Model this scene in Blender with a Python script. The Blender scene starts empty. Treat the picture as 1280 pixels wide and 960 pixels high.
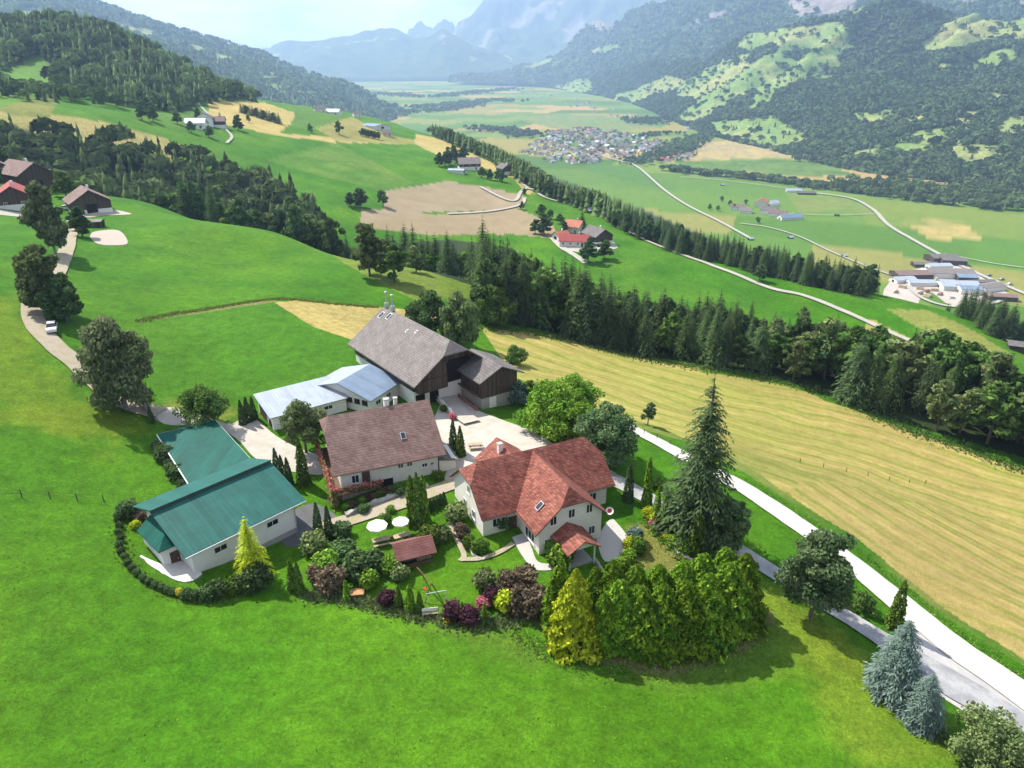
import bpy, math, random
import numpy as np
from mathutils import Vector, Matrix
random.seed(7); RNG = np.random.default_rng(7)
sc = bpy.context.scene; COL = sc.collection
R = math.radians
# ------------------------------------------------------------------ camera model (drone at 55 m)
F = 897.0; PITCH = R(24.3); HC = 55.0
cP, sP = math.cos(PITCH), math.sin(PITCH)
def ray(px, py):
    u = (px-640)/F; v = (py-480)/F
    return np.array([u, cP-v*sP, -sP-v*cP])
def proj(x, y, z):
    r = z-HC; f = y*cP-r*sP; dn = -y*sP-r*cP
    f = np.where(np.abs(f) < 1e-3, 1e-3, f)
    return 640+F*x/f, 480+F*dn/f, f
def PZ(px, py, z=0.0):
    d = ray(px, py); t = (z-HC)/d[2]; return np.array([d[0]*t, d[1]*t, z])
def PD(px, py, dist):
    d = ray(px, py); t = dist/d[1]; return np.array([d[0]*t, dist, HC+d[2]*t])
# ------------------------------------------------------------------ noise
def _h(ix, iy, s):
    n = (ix.astype(np.int64)*374761393+iy.astype(np.int64)*668265263+s*1274126177) & 0x7fffffff
    n = ((n ^ (n >> 13))*1274126177) & 0x7fffffff
    return ((n ^ (n >> 16)) & 0xffff)/65535.0
def vnoise(x, y, s=0):
    ix = np.floor(x); iy = np.floor(y); fx = x-ix; fy = y-iy
    fx = fx*fx*(3-2*fx); fy = fy*fy*(3-2*fy)
    a = _h(ix, iy, s); b = _h(ix+1, iy, s); c = _h(ix, iy+1, s); d = _h(ix+1, iy+1, s)
    return (a*(1-fx)+b*fx)*(1-fy)+(c*(1-fx)+d*fx)*fy
def fbm(x, y, s=0, o=4, g=0.5):
    t = 0; a = 1; n = 0
    for i in range(o):
        t = t+a*(vnoise(x, y, s+i*17)-0.5); n += a; a *= g; x = x*2.03+11.3; y = y*2.03-7.1
    return t/n*2
def inpoly(px, py, poly):
    r = np.zeros(px.shape, bool); n = len(poly); j = n-1
    for i in range(n):
        xi, yi = poly[i]; xj, yj = poly[j]
        c = ((yi > py) != (yj > py))
        if yj != yi: r ^= c & (px < (xj-xi)*(py-yi)/(yj-yi)+xi)
        j = i
    return r
def segdist(x, y, pts, closed=False):
    d = np.full(np.shape(x), 1e18); q = list(pts)+([pts[0]] if closed else [])
    for (ax, ay), (bx, by) in zip(q[:-1], q[1:]):
        vx, vy = bx-ax, by-ay; L = vx*vx+vy*vy+1e-12
        t = np.clip(((x-ax)*vx+(y-ay)*vy)/L, 0, 1)
        d = np.minimum(d, (x-ax-t*vx)**2+(y-ay-t*vy)**2)
    return np.sqrt(d)
def smooth_line(pts, n=12):
    p = [np.array(q, float) for q in pts]; p = [2*p[0]-p[1]]+p+[2*p[-1]-p[-2]]; out = []
    for i in range(1, len(p)-2):
        for k in range(n):
            t = k/n; a, b, c, d = p[i-1:i+3]
            out.append(0.5*((2*b)+(-a+c)*t+(2*a-5*b+4*c-d)*t*t+(-a+3*b-3*c+d)*t**3))
    out.append(p[-2]); return np.array(out)
# ------------------------------------------------------------------ object helpers
def prop(o, label=None, cat=None, group=None, kind=None):
    if label: o['label'] = label
    if cat: o['category'] = cat
    if group: o['group'] = group
    if kind: o['kind'] = kind
    return o
def empty(name, loc, rz=0.0, label=None, cat=None, group=None):
    o = bpy.data.objects.new(name, None); COL.objects.link(o); o.empty_display_size = .5
    o.location = loc; o.rotation_euler = (0, 0, rz); return prop(o, label, cat, group)
def link(name, me, parent=None):
    o = bpy.data.objects.new(name, me); COL.objects.link(o)
    if parent: o.parent = parent
    return o
def np_mesh(name, V, Fq, mats, col=None, smooth=False, data=None, matidx=None):
    V = np.asarray(V, np.float32); Fq = np.asarray(Fq, np.int32); k = Fq.shape[1]
    me = bpy.data.meshes.new(name)
    me.vertices.add(len(V)); me.vertices.foreach_set('co', V.ravel())
    me.loops.add(Fq.size); me.loops.foreach_set('vertex_index', Fq.ravel())
    me.polygons.add(len(Fq)); me.polygons.foreach_set('loop_start', np.arange(0, Fq.size, k, dtype=np.int32))
    try: me.polygons.foreach_set('loop_total', np.full(len(Fq), k, np.int32))
    except Exception: pass
    if smooth: me.polygons.foreach_set('use_smooth', np.ones(len(Fq), bool))
    for nm, arr in (('Col', col), ('Data', data)):
        if arr is not None:
            a = me.attributes.new(nm, 'FLOAT_COLOR', 'POINT'); c = np.ones((len(V), 4), np.float32); c[:, :3] = arr
            a.data.foreach_set('color', c.ravel())
    for m in (mats if isinstance(mats, (list, tuple)) else [mats]): me.materials.append(m)
    if matidx is not None: me.polygons.foreach_set('material_index', np.asarray(matidx, np.int32))
    me.update(); me.validate(); return me
class MB:
    def __init__(s): s.v = []; s.f = []; s.m = []
    def add(s, vs, fs, m=0):
        b = len(s.v); s.v += [tuple(map(float, v)) for v in vs]
        for f in fs: s.f.append([b+i for i in f]); s.m.append(m)
        return s
    def box(s, x0, x1, y0, y1, z0, z1, m=0):
        v = [(x0,y0,z0),(x1,y0,z0),(x1,y1,z0),(x0,y1,z0),(x0,y0,z1),(x1,y0,z1),(x1,y1,z1),(x0,y1,z1)]
        return s.add(v, [(3,2,1,0),(4,5,6,7),(0,1,5,4),(1,2,6,5),(2,3,7,6),(3,0,4,7)], m)
    def bar(s, a, b, r=.05, r2=None, n=4, m=0):
        a = Vector(a); b = Vector(b); d = (b-a); r2 = r if r2 is None else r2
        if d.length < 1e-6: return s
        d.normalize(); u = d.orthogonal().normalized(); w = d.cross(u); vs = []
        for p, q in ((a, r), (b, r2)):
            for i in range(n):
                t = 2*math.pi*(i+.5)/n; vs.append(p+u*(q*math.cos(t))+w*(q*math.sin(t)))
        fs = [(i, (i+1) % n, n+(i+1) % n, n+i) for i in range(n)]+[tuple(range(n-1, -1, -1)), tuple(range(n, 2*n))]
        return s.add(vs, fs, m)
    def prism(s, poly, z0, z1, m=0):
        n = len(poly); vs = [(p[0], p[1], z0) for p in poly]+[(p[0], p[1], z1) for p in poly]
        A = sum(poly[i][0]*poly[(i+1) % n][1]-poly[(i+1) % n][0]*poly[i][1] for i in range(n))
        fs = [(i, (i+1) % n, n+(i+1) % n, n+i) for i in range(n)]+[tuple(range(n-1, -1, -1)), tuple(range(n, 2*n))]
        if A < 0: fs = [tuple(reversed(f)) for f in fs]
        return s.add(vs, fs, m)
    def slab(s, pts, t=.18, m=0):
        p = [Vector(q) for q in pts]; nrm = (p[1]-p[0]).cross(p[2]-p[0])
        if nrm.z < 0: p.reverse()
        n = len(p); vs = p+[q-Vector((0, 0, t)) for q in p]
        fs = [tuple(range(n)), tuple(range(2*n-1, n-1, -1))]+[(i, n+i, n+(i+1) % n, (i+1) % n) for i in range(n)]
        return s.add(vs, fs, m)
    def ball(s, c, rx, ry, rz, n=8, k=5, m=0):
        vs = []; fs = []
        for j in range(k+1):
            a = math.pi*j/k
            for i in range(n):
                b = 2*math.pi*i/n; vs.append((c[0]+rx*math.sin(a)*math.cos(b), c[1]+ry*math.sin(a)*math.sin(b), c[2]+rz*math.cos(a)))
        for j in range(k):
            for i in range(n): fs.append((j*n+i, (j+1)*n+i, (j+1)*n+(i+1) % n, j*n+(i+1) % n))
        return s.add(vs, fs, m)
    def mesh(s, name, mats):
        me = bpy.data.meshes.new(name); me.from_pydata(s.v, [], s.f)
        for m in (mats if isinstance(mats, (list, tuple)) else [mats]): me.materials.append(m)
        me.polygons.foreach_set('material_index', s.m); me.update(); return me
    def build(s, name, mats, parent=None): return link(name, s.mesh(name, mats), parent)
# ------------------------------------------------------------------ materials
def nt(name):
    m = bpy.data.materials.new(name); m.use_nodes = True; t = m.node_tree; t.nodes.clear()
    o = t.nodes.new('ShaderNodeOutputMaterial'); return m, t, o
class NB:
    def __init__(s, t): s.t = t
    def n(s, typ, **kw):
        x = s.t.nodes.new(typ); ins = kw.pop('i', {})
        for k, v in kw.items(): setattr(x, k, v)
        for k, v in ins.items(): s.set(x.inputs[k], v)
        return x
    def set(s, sock, v):
        if isinstance(v, bpy.types.NodeSocket): s.t.links.new(v, sock)
        else: sock.default_value = v
    def math(s, op, a, b=0.0, c=0.0):
        x = s.n('ShaderNodeMath', operation=op)
        for i, q in enumerate((a, b, c)): s.set(x.inputs[i], q)
        return x.outputs[0]
    def vmul(s, a, f):
        x = s.n('ShaderNodeVectorMath', operation='SCALE'); s.set(x.inputs[0], a); s.set(x.inputs['Scale'], f); return x.outputs[0]
    def noise(s, vec, scale, detail=3, rough=.6):
        x = s.n('ShaderNodeTexNoise'); x.inputs['Scale'].default_value = scale; x.inputs['Detail'].default_value = detail
        x.inputs['Roughness'].default_value = rough; s.t.links.new(vec, x.inputs['Vector']); return x.outputs['Fac']
    def mapr(s, v, a, b, c, d):
        x = s.n('ShaderNodeMapRange'); 
        for k, q in zip(('Value', 'From Min', 'From Max', 'To Min', 'To Max'), (v, a, b, c, d)): s.set(x.inputs[k], q)
        return x.outputs[0]
    def mix(s, f, a, b, mode='MIX'):
        x = s.n('ShaderNodeMix', data_type='RGBA', blend_type=mode); s.set(x.inputs[0], f); s.set(x.inputs[6], a); s.set(x.inputs[7], b); return x.outputs[2]
    def bump(s, h, st=.3, dist=.05):
        x = s.n('ShaderNodeBump'); x.inputs['Strength'].default_value = st; x.inputs['Distance'].default_value = dist; s.set(x.inputs['Height'], h); return x.outputs[0]
    def bsdf(s, out, col, rough=.8, normal=None, metal=0.0, spec=.3):
        p = s.n('ShaderNodeBsdfPrincipled'); s.set(p.inputs['Base Color'], col); s.set(p.inputs['Roughness'], rough); s.set(p.inputs['Metallic'], metal)
        p.inputs['Specular IOR Level'].default_value = spec
        if normal is not None: s.t.links.new(normal, p.inputs['Normal'])
        s.t.links.new(p.outputs[0], out.inputs[0]); return p
def rgb(c): return (c[0], c[1], c[2], 1.0)
_M = {}
def mat(name, c, rough=.8, var=.25, scale=1.5, c2=None, bump=.2, metal=0.0, spec=.3, fine=9.0):
    """weathered plain surface: two scales of noise, optional second colour in patches"""
    if name in _M: return _M[name]
    m, t, o = nt(name); b = NB(t); v = b.n('ShaderNodeTexCoord').outputs['Object']
    n1 = b.noise(v, scale, 5); n2 = b.noise(v, fine, 3)
    f = b.math('MULTIPLY', b.mapr(n1, .3, .7, 1-var, 1+var), b.mapr(n2, .3, .7, 1-var*.5, 1+var*.5))
    col = rgb(c)
    if c2: col = b.mix(b.mapr(n1, .42, .62, 0, 1), rgb(c), rgb(c2))
    cc = b.n('ShaderNodeVectorMath', operation='SCALE'); b.set(cc.inputs[0], col if not isinstance(col, tuple) else col[:3]); b.set(cc.inputs['Scale'], f)
    b.bsdf(o, cc.outputs[0], rough, b.bump(n2, bump, .03), metal, spec); _M[name] = m; return m
def mat_tiles(name, c, c2, course=.2, rough=.75, blotch=.35, lichen=.0):
    """roof with courses that run level (object z) and broken joints"""
    if name in _M: return _M[name]
    m, t, o = nt(name); b = NB(t); v = b.n('ShaderNodeTexCoord').outputs['Object']
    sx = b.n('ShaderNodeSeparateXYZ'); t.links.new(v, sx.inputs[0])
    row = b.math('DIVIDE', sx.outputs[2], course); fr = b.math('FRACT', row); fl = b.math('FLOOR', row)
    hx = b.math('ADD', sx.outputs[0], sx.outputs[1])
    cell = b.n('ShaderNodeCombineXYZ'); b.set(cell.inputs[0], b.math('FLOOR', b.math('ADD', b.math('DIVIDE', hx, .32), b.math('MULTIPLY', fl, .5)))); b.set(cell.inputs[1], fl)
    wn = b.n('ShaderNodeTexWhiteNoise', noise_dimensions='2D'); t.links.new(cell.outputs[0], wn.inputs[0])
    n1 = b.noise(v, .5, 6); n2 = b.noise(v, 5, 3)
    col = b.mix(b.mapr(n1, .35, .65, 0, 1), rgb(c), rgb(c2))
    if lichen: col = b.mix(b.math('MULTIPLY', b.mapr(n2, .60, .7, 0, 1), lichen), col, (.42, .36, .33, 1))
    f = b.math('MULTIPLY', b.mapr(wn.outputs[0], 0, 1, 1-blotch, 1+blotch), b.mapr(fr, 0, .35, .55, 1.0))
    b.bsdf(o, b.vmul(col, f), rough, b.bump(fr, .6, .05)); _M[name] = m; return m
def mat_sheet(name, c, pitch=.5, axis=0, rough=.4, metal=0.0, var=.1, spec=.4):
    """standing-seam / trapezoid sheet roof, ribs across the given object axis"""
    if name in _M: return _M[name]
    m, t, o = nt(name); b = NB(t); v = b.n('ShaderNodeTexCoord').outputs['Object']
    sx = b.n('ShaderNodeSeparateXYZ'); t.links.new(v, sx.inputs[0])
    q = b.math('DIVIDE', sx.outputs[axis], pitch); fr = b.math('FRACT', q)
    rib = b.math('LESS_THAN', fr, .14)
    wn = b.n('ShaderNodeTexWhiteNoise', noise_dimensions='1D'); b.set(wn.inputs['W'], b.math('FLOOR', b.math('DIVIDE', q, 2.0)))
    mp = b.n('ShaderNodeMapping'); mp.inputs['Scale'].default_value = (2.2, .18, .18) if axis == 0 else (.18, 2.2, .18); t.links.new(v, mp.inputs[0])
    n1 = b.math('MULTIPLY', b.math('ADD', b.noise(v, .6, 5), b.noise(mp.outputs[0], 1.0, 5)), .5); var *= 1.5
    f = b.math('MULTIPLY', b.mapr(n1, .36, .64, 1-var, 1+var), b.math('MULTIPLY', b.mapr(wn.outputs[0], 0, 1, 1-var*.6, 1+var*.6), b.math('SUBTRACT', 1.0, b.math('MULTIPLY', rib, .16))))
    b.bsdf(o, b.vmul(rgb(c)[:3], f), rough, b.bump(rib, .5, .03), metal, spec); _M[name] = m; return m
def mat_boards(name, c, c2, w=.22, rough=.85):
    if name in _M: return _M[name]
    m, t, o = nt(name); b = NB(t); v = b.n('ShaderNodeTexCoord').outputs['Object']
    sx = b.n('ShaderNodeSeparateXYZ'); t.links.new(v, sx.inputs[0])
    q = b.math('DIVIDE', b.math('ADD', sx.outputs[0], sx.outputs[1]), w); fr = b.math('FRACT', q)
    wn = b.n('ShaderNodeTexWhiteNoise', noise_dimensions='1D'); b.set(wn.inputs['W'], b.math('FLOOR', q))
    mp = b.n('ShaderNodeMapping'); mp.inputs['Scale'].default_value = (6, 6, .6); t.links.new(v, mp.inputs[0])
    n1 = b.noise(mp.outputs[0], 1.5, 5)
    col = b.mix(b.math('MULTIPLY', wn.outputs[0], b.mapr(n1, .3, .7, .4, 1.3)), rgb(c), rgb(c2))
    f = b.mapr(fr, 0, .12, .35, 1.0)
    b.bsdf(o, b.vmul(col, f), rough, b.bump(f, .4, .03)); _M[name] = m; return m
def mat_glass(name='window_glass', c=(.02, .025, .03)):
    if name in _M: return _M[name]
    m, t, o = nt(name); b = NB(t); b.bsdf(o, rgb(c), .08, None, 0, .6); _M[name] = m; return m
def mat_leaf(name, c, c2, var=.35, trans=.3, hue=.006):
    """leaves: every leaf clump carries its own tint (attribute Col), every tree its own shade (object random)"""
    if name in _M: return _M[name]
    m, t, o = nt(name); b = NB(t)
    at = b.n('ShaderNodeAttribute', attribute_name='Col'); oi = b.n('ShaderNodeObjectInfo')
    sp = b.n('ShaderNodeSeparateColor'); t.links.new(at.outputs['Color'], sp.inputs[0])
    col = b.mix(sp.outputs[0], rgb(c), rgb(c2))
    f = b.math('MULTIPLY', b.mapr(sp.outputs[1], 0, 1, 1-var, 1+var), b.mapr(oi.outputs['Random'], 0, 1, .78, 1.22))
    hs = b.n('ShaderNodeHueSaturation'); b.set(hs.inputs['Hue'], b.mapr(oi.outputs['Random'], 0, 1, .5-hue, .5+hue)); t.links.new(col, hs.inputs['Color'])
    cc = b.vmul(hs.outputs[0], f)
    d = b.n('ShaderNodeBsdfDiffuse'); t.links.new(cc, d.inputs[0]); tr = b.n('ShaderNodeBsdfTranslucent'); t.links.new(cc, tr.inputs[0])
    mx = b.n('ShaderNodeMixShader'); mx.inputs[0].default_value = trans; t.links.new(d.outputs[0], mx.inputs[1]); t.links.new(tr.outputs[0], mx.inputs[2])
    t.links.new(mx.outputs[0], o.inputs[0]); _M[name] = m; return m
def mat_vcol(name, grain=1.0, rough=.95):
    """terrain far away: colour from the land-cover attribute, broken by noise of several sizes"""
    m, t, o = nt(name); b = NB(t); at = b.n('ShaderNodeAttribute', attribute_name='Col'); g = b.n('ShaderNodeNewGeometry')
    n1 = b.noise(g.outputs['Position'], .02*grain, 6, .7); n2 = b.noise(g.outputs['Position'], .12*grain, 4, .7)
    f = b.math('MULTIPLY', b.mapr(n1, .3, .7, .7, 1.3), b.mapr(n2, .3, .7, .7, 1.3))
    b.bsdf(o, b.vmul(at.outputs['Color'], f), rough, b.bump(b.math('ADD', n1, n2), .6, 6/grain), 0, .1); return m
HAZE = 0.9e-4; EXPO = 1.05
# ------------------------------------------------------------------ terrain
CT = [(0,960,3),(640,960,-1),(1280,960,-6),(320,960,1),(960,960,-4),
 (0,700,4),(320,800,-1),(640,780,-1.2),(1000,800,-3),(1280,820,-8),(0,560,6),(130,600,2),
 (0,450,9),(130,480,4.5),(200,515,2),(200,650,.6),(420,642,-1.7),(552,594,0),(370,672,-2.1),(262,714,-.9),(300,740,-1.5),(400,720,-2),(520,760,-1.6),(470,660,-1.3),(340,560,0),(480,580,0),(480,520,0),(330,500,1),(440,450,1.5),(540,500,0),(600,520,-.2),
 (620,600,0),(720,600,-.3),(610,670,-.5),(673,702,-1),(750,674,-1.1),(780,640,-1),(860,680,-2),(950,700,-3.2),(1020,770,-4),(800,545,-1.5),(930,615,-3),(1060,700,-5.5),(1280,870,-8.5),
 (620,412,-6),(700,425,-10),(800,446,-14),(880,460,-14.5),(960,472,-16.5),(1120,530,-20),(1280,580,-23),(850,520,-8),(1000,560,-11.5),(1150,640,-13),(1280,720,-15),(720,480,-6),
 (250,390,4),(350,380,3),(100,350,8),(60,420,9),(0,300,12),(130,275,4),(30,265,6),(180,252,0),(350,292,-3.5),(480,331,-6),(590,352,-9),(300,320,0),(450,380,0),(540,390,-3),
 (260,165,2),(410,142,-2),(470,167,-19),(528,167,-29),(650,235,-40),(700,252,-44),(800,302,-46),(900,332,-47),(1000,358,-48),(1110,384,-50),(1200,432,-52),(1280,470,-54),
 (400,252,-27),(300,205,-14),(440,300,-38),(560,250,-39),(560,298,-44),(640,296,-46),(720,300,-44),(585,207,-33),(500,210,-28),(1000,400,-52),(1150,440,-55),(850,380,-50),
 (100,152,18),(0,142,24),(220,125,18),(150,135,20)]
SHW = [PZ(px, py, z) for px, py, z in CT]
# forested knob and hidden gullies, given by distance
SHW += [PD(95,38,900), PD(0,80,800), PD(-200,40,850), PD(210,82,960), PD(320,128,1000), PD(160,58,930), PD(420,140,1150), PD(480,152,1150)]
def at_pd(px, d, z):
    # point over the ground seen in column px at distance d
    f = d*cP+(HC-z)*sP; return np.array([(px-640)/F*f, d, z])
SHW += [at_pd(560,300,-46), at_pd(480,310,-44), at_pd(380,350,-40), at_pd(250,400,-34), at_pd(100,400,-16), at_pd(-40,420,4),
        at_pd(700,250,-38), at_pd(800,240,-45), at_pd(900,230,-50), at_pd(1050,205,-50), at_pd(1200,190,-50), at_pd(640,330,-48), at_pd(30,315,8), at_pd(66,310,6), at_pd(-30,330,10), at_pd(1000,195,-31), at_pd(1080,190,-31), at_pd(1180,188,-34), at_pd(1290,178,-37), at_pd(1080,225,-42), at_pd(1220,222,-46), at_pd(900,215,-30), at_pd(900,245,-42),
        at_pd(1500,90,-20), at_pd(1700,140,-55), at_pd(-300,120,18), at_pd(-300,300,26), at_pd(-250,500,40), (60,-30,-9), (-60,-30,8), (0,0,-1), (0,-90,0), (140,0,-22), (-140,0,22), (150,-100,-25), (-150,-100,25)]
SHW = np.array([np.asarray(p, float) for p in SHW])
def _pc(x, y):
    r = np.hypot(x, y+60.0); return np.arctan2(x, y+60.0)*1.3, np.log(np.maximum(r, 20.0))
def _k(r2): return 0.5*r2*np.log(r2+1e-9)
_a, _l = _pc(SHW[:, 0], SHW[:, 1]); _n = len(_a)
_A = np.zeros((_n+3, _n+3)); _A[:_n, :_n] = _k((_a[:, None]-_a)**2+(_l[:, None]-_l)**2)+np.eye(_n)*2e-4
_A[:_n, _n:] = np.c_[np.ones(_n), _a, _l]; _A[_n:, :_n] = _A[:_n, _n:].T
_W = np.linalg.solve(_A, np.r_[SHW[:, 2], 0, 0, 0])
VALLEY = -195.0
EDGE = [PD(-400,-60,1000)[:2], PD(0,20,1010)[:2], PD(95,14,960)[:2], PD(210,64,1010)[:2], PD(320,116,1050)[:2], PD(420,138,1200)[:2], PD(484,152,1180)[:2]]
EDGE += [PZ(*q)[:2] for q in [(535,167,-29),(600,196,-35),(655,233,-40),(725,262,-45),(800,301,-46),(900,331,-47),(1000,357,-48),(1090,377,-50),(1185,398,-52),(1240,425,-53),(1300,455,-54)]]
EDGE += [np.array(q) for q in [(215,190),(260,80),(280,-60),(200,-400),(-900,-400),(-1600,300)]]
EDGE = [tuple(map(float, e)) for e in EDGE]
PAD = []
def hz(x, y):
    x = np.asarray(x, float); y = np.asarray(y, float); sh = x.shape; x = x.ravel(); y = y.ravel()
    out = np.empty_like(x)
    for i in range(0, len(x), 60000):
        X = x[i:i+60000]; Y = y[i:i+60000]; a, l = _pc(X, Y); a = np.clip(a, -1.05, 1.05); l = np.clip(l, 3.6, 7.2)
        z = _k((a[:, None]-_a)**2+(l[:, None]-_l)**2)@_W[:_n]+_W[_n]+_W[_n+1]*a+_W[_n+2]*l
        d = np.hypot(X, Y)
        z = z+fbm(X/38, Y/38, 3, 3)*np.clip((d-110)/250, 0.06, 1)*1.2
        s = segdist(X, Y, EDGE, True); s = np.where(inpoly(X, Y, EDGE), -s, s)-15
        z = z-0.62*(s+np.sqrt(s*s+64))*.5
        f = VALLEY+fbm(X/400, Y/400, 9, 2)*.8
        z = np.where(z > f, f+np.sqrt((z-f)**2+9)-3*np.exp(-np.clip((z-f)/20, 0, 30)), f+0*z)
        z = np.maximum(z, f)
        out[i:i+60000] = z
    return out.reshape(sh)
def G(px, py, zmax=None):
    """the point of the ground met by the line of sight of a pixel of the photograph"""
    d = ray(px, py); t = np.geomspace(12, 16000, 700); h = HC+d[2]*t-hz(d[0]*t, d[1]*t)
    k = np.where(h < 0)[0]
    if len(k) == 0 or k[0] == 0: return PD(px, py, 9000) if len(k) == 0 else d*t[0]+np.array([0, 0, HC])
    a, b = t[k[0]-1], t[k[0]]
    for _ in range(3):
        tt = np.linspace(a, b, 12); hh = HC+d[2]*tt-hz(d[0]*tt, d[1]*tt); j = np.where(hh < 0)[0]; j = max(j[0], 1) if len(j) else 11
        a, b = tt[j-1], tt[j]
    t = (a+b)/2; p = d*t; return np.array([p[0], p[1], HC+p[2]])
def gz(x, y): return float(hz(np.array([x]), np.array([y]))[0])
# ------------------------------------------------------------------ ground sheet: fine near the viewer, coarser far away
def gridsheet():
    az = np.r_[np.linspace(-75, -42, 60)[:-1], np.linspace(-42, 42, 800), np.linspace(42, 75, 60)[1:]]
    el = np.r_[np.linspace(84, 58, 24)[:-1], np.linspace(58, 30, 240)[:-1], np.linspace(30, 2.0, 400)[:-1], np.geomspace(2.0, .3, 90)]
    A, E = np.meshgrid(R(1)*az, R(1)*el); d = 62/np.tan(E); return d*np.sin(A), d*np.cos(A), len(el), len(az)
gx, gy, nr, nc = gridsheet(); gzz = hz(gx, gy)
def fields(x, y, z):
    px, py, f = proj(x, y, z); d = np.hypot(x, y); wl = 6+np.maximum(d-150, 0)/22; jx = fbm(x/wl, y/wl, 21, 3); jy = fbm(x/wl, y/wl, 22, 3)
    k = np.clip(d/150, .6, 1.6); px = px+jx*1.6*k; py = py+jy*1.1*k
    px = np.where(f < 1, -999, px)
    big = fbm(x/45, y/45, 31, 4); mid = fbm(x/9, y/9, 32, 4); sm = fbm(x/2.2, y/2.2, 33, 3)
    G1 = np.array([.055,.215,.005]); G2 = np.array([.112,.275,.010]); DRY = np.array([.30,.30,.075]); HAY = np.array([.60,.46,.16])
    MOW = np.array([.52,.44,.16]); BRN = np.array([.40,.32,.20]); OLV = np.array([.26,.31,.07]); GRV = np.array([.55,.5,.45]); FAR = np.array([.12,.24,.045])
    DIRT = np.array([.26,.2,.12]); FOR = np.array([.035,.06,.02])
    c = np.empty(x.shape+(3,)); dat = np.zeros(x.shape+(3,))
    def lerp(a, b, t): return a+(b-a)*np.clip(t, 0, 1)[..., None]
    c[:] = lerp(G1, G2, .45+.9*big+.35*mid)
    dat[..., 2] = 1
    def put(poly, ca, cb=None, w=None, grass=1.0, stripe=0.0, dirn=None, soft=0):
        m = inpoly(px, py, poly)
        if soft:
            sd = segdist(px, py, poly, True); tt = np.clip(.5+np.where(m, sd, -sd)/soft+.8*mid+.5*sm, 0, 1)*(f > 1)*(z > VALLEY+4); q = lerp(np.array(ca), np.array(ca if cb is None else cb), .5+big+.5*mid); c[:] = c+(q-c)*tt[..., None]; return m
        if not m.any(): return m
        cb_ = ca if cb is None else cb; t = (.5+.9*big+.5*mid) if w is None else w
        c[m] = lerp(np.array(ca), np.array(cb_), t)[m]; dat[..., 2][m] = grass; dat[..., 0][m] = stripe
        if dirn is not None: dat[..., 1][m] = (x*dirn[0]+y*dirn[1]+big*dirn[2])[m]
        return m
    fv = (z < VALLEY+4)
    # valley floor patchwork: long strips across the valley
    q = np.floor((x*.35+y*.94)/210+fbm(x/900, y/900, 5, 2)); r = np.floor((x*.94-y*.35)/330+q*.37); hsh = _h(q, r, 77)
    pal = np.array([[.115,.25,.045],[.15,.28,.06],[.08,.20,.03],[.30,.31,.10],[.42,.35,.18],[.10,.25,.04],[.18,.31,.07],[.24,.31,.08]])
    vc = pal[(hsh*7.99).astype(int)]*np.array([1.25, 1.05, .75]); near = np.clip((1900-d)/500, 0, 1)
    vc = lerp(vc, np.array([.13,.29,.03]), near*.5); c[fv] = vc[fv]; dat[..., 2][fv] = .4
    put([(1122,274),(1200,275),(1230,298),(1165,301)], HAY, OLV); put([(985,242),(1060,251),(1098,266),(1000,264)], OLV, [.20,.29,.06]); put([(835,196),(870,179),(910,175),(1005,191),(1012,198),(900,199)], [.44,.36,.20], HAY); put([(835,199),(900,201),(1012,200),(1080,222),(960,218),(860,208)], [.10,.21,.035], [.18,.28,.06]); put([(725,205),(790,206),(850,240),(800,232),(740,214)], [.12,.26,.04], [.10,.23,.035]); put([(650,150),(700,142),(760,146),(830,158),(760,165),(690,160)], [.17,.29,.07], [.28,.31,.10])
    # slopes
    put([(-50,130),(0,133),(90,145),(180,165),(230,182),(260,185),(200,205),(130,190),(60,170),(-50,160)], DRY, MOW); put([(230,190),(330,200),(392,248),(380,262),(330,225),(230,200)], G1, G2)
    put([(0,95),(60,80),(90,95),(60,150),(0,140)], [.16,.25,.05], DRY)
    put([(165,115),(215,112),(250,125),(258,150),(225,160),(170,150)], FAR, G2)
    put([(260,125),(330,128),(368,140),(372,148),(350,166),(430,172),(470,176),(470,200),(420,178),(340,168),(290,158),(262,148)], MOW, HAY)
    put([(340,125),(372,140),(362,158),(430,165),(440,150),(420,140),(380,130)], FAR, G2)
    put([(395,160),(440,146),(475,165),(540,180),(480,180),(420,176)], MOW, DRY)
    put([(285,175),(300,165),(420,178),(480,180),(560,185),(650,230),(690,247),(650,245),(560,243),(470,262),(440,256),(390,252),(330,215)], G1, G2)
    put([(330,200),(420,178),(520,230),(480,240)], [.10,.25,.02], [.20,.30,.05])
    put([(520,167),(560,176),(600,190),(655,222),(700,238),(702,243),(660,243),(640,222),(590,206),(560,200),(520,180)], HAY, MOW)
    put([(452,262),(480,262),(482,238),(560,227),(600,233),(655,244),(655,260),(612,268),(560,270),(520,266),(640,264),(690,280),(700,297),(640,292),(560,294),(452,280)], BRN, [.46,.36,.24], grass=.25)
    put([(560,268),(650,262),(690,280),(690,298),(640,293),(540,295),(470,285),(452,276)], BRN, [.44,.34,.20], grass=.25)
    put([(655,244),(700,250),(800,305),(900,340),(1000,368),(1100,410),(1190,440),(1180,444),(1070,398),(960,366),(900,420),(700,380),(640,320),(650,296),(700,298),(690,280),(655,262)], G1, [.12,.27,.02])
    put([(645,294),(700,300),(730,330),(700,335),(650,318)], G1, G2)
    put([(1040,372),(1100,378),(1170,440),(1280,462),(1300,440),(1240,420),(1140,390)], G1, [.12,.27,.02])
    put([(1105,386),(1160,388),(1200,405),(1262,440),(1200,438),(1170,422)], OLV, DRY)
    put([(1085,398),(1170,440),(1140,442),(1080,412)], MOW, DRY)
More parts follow.
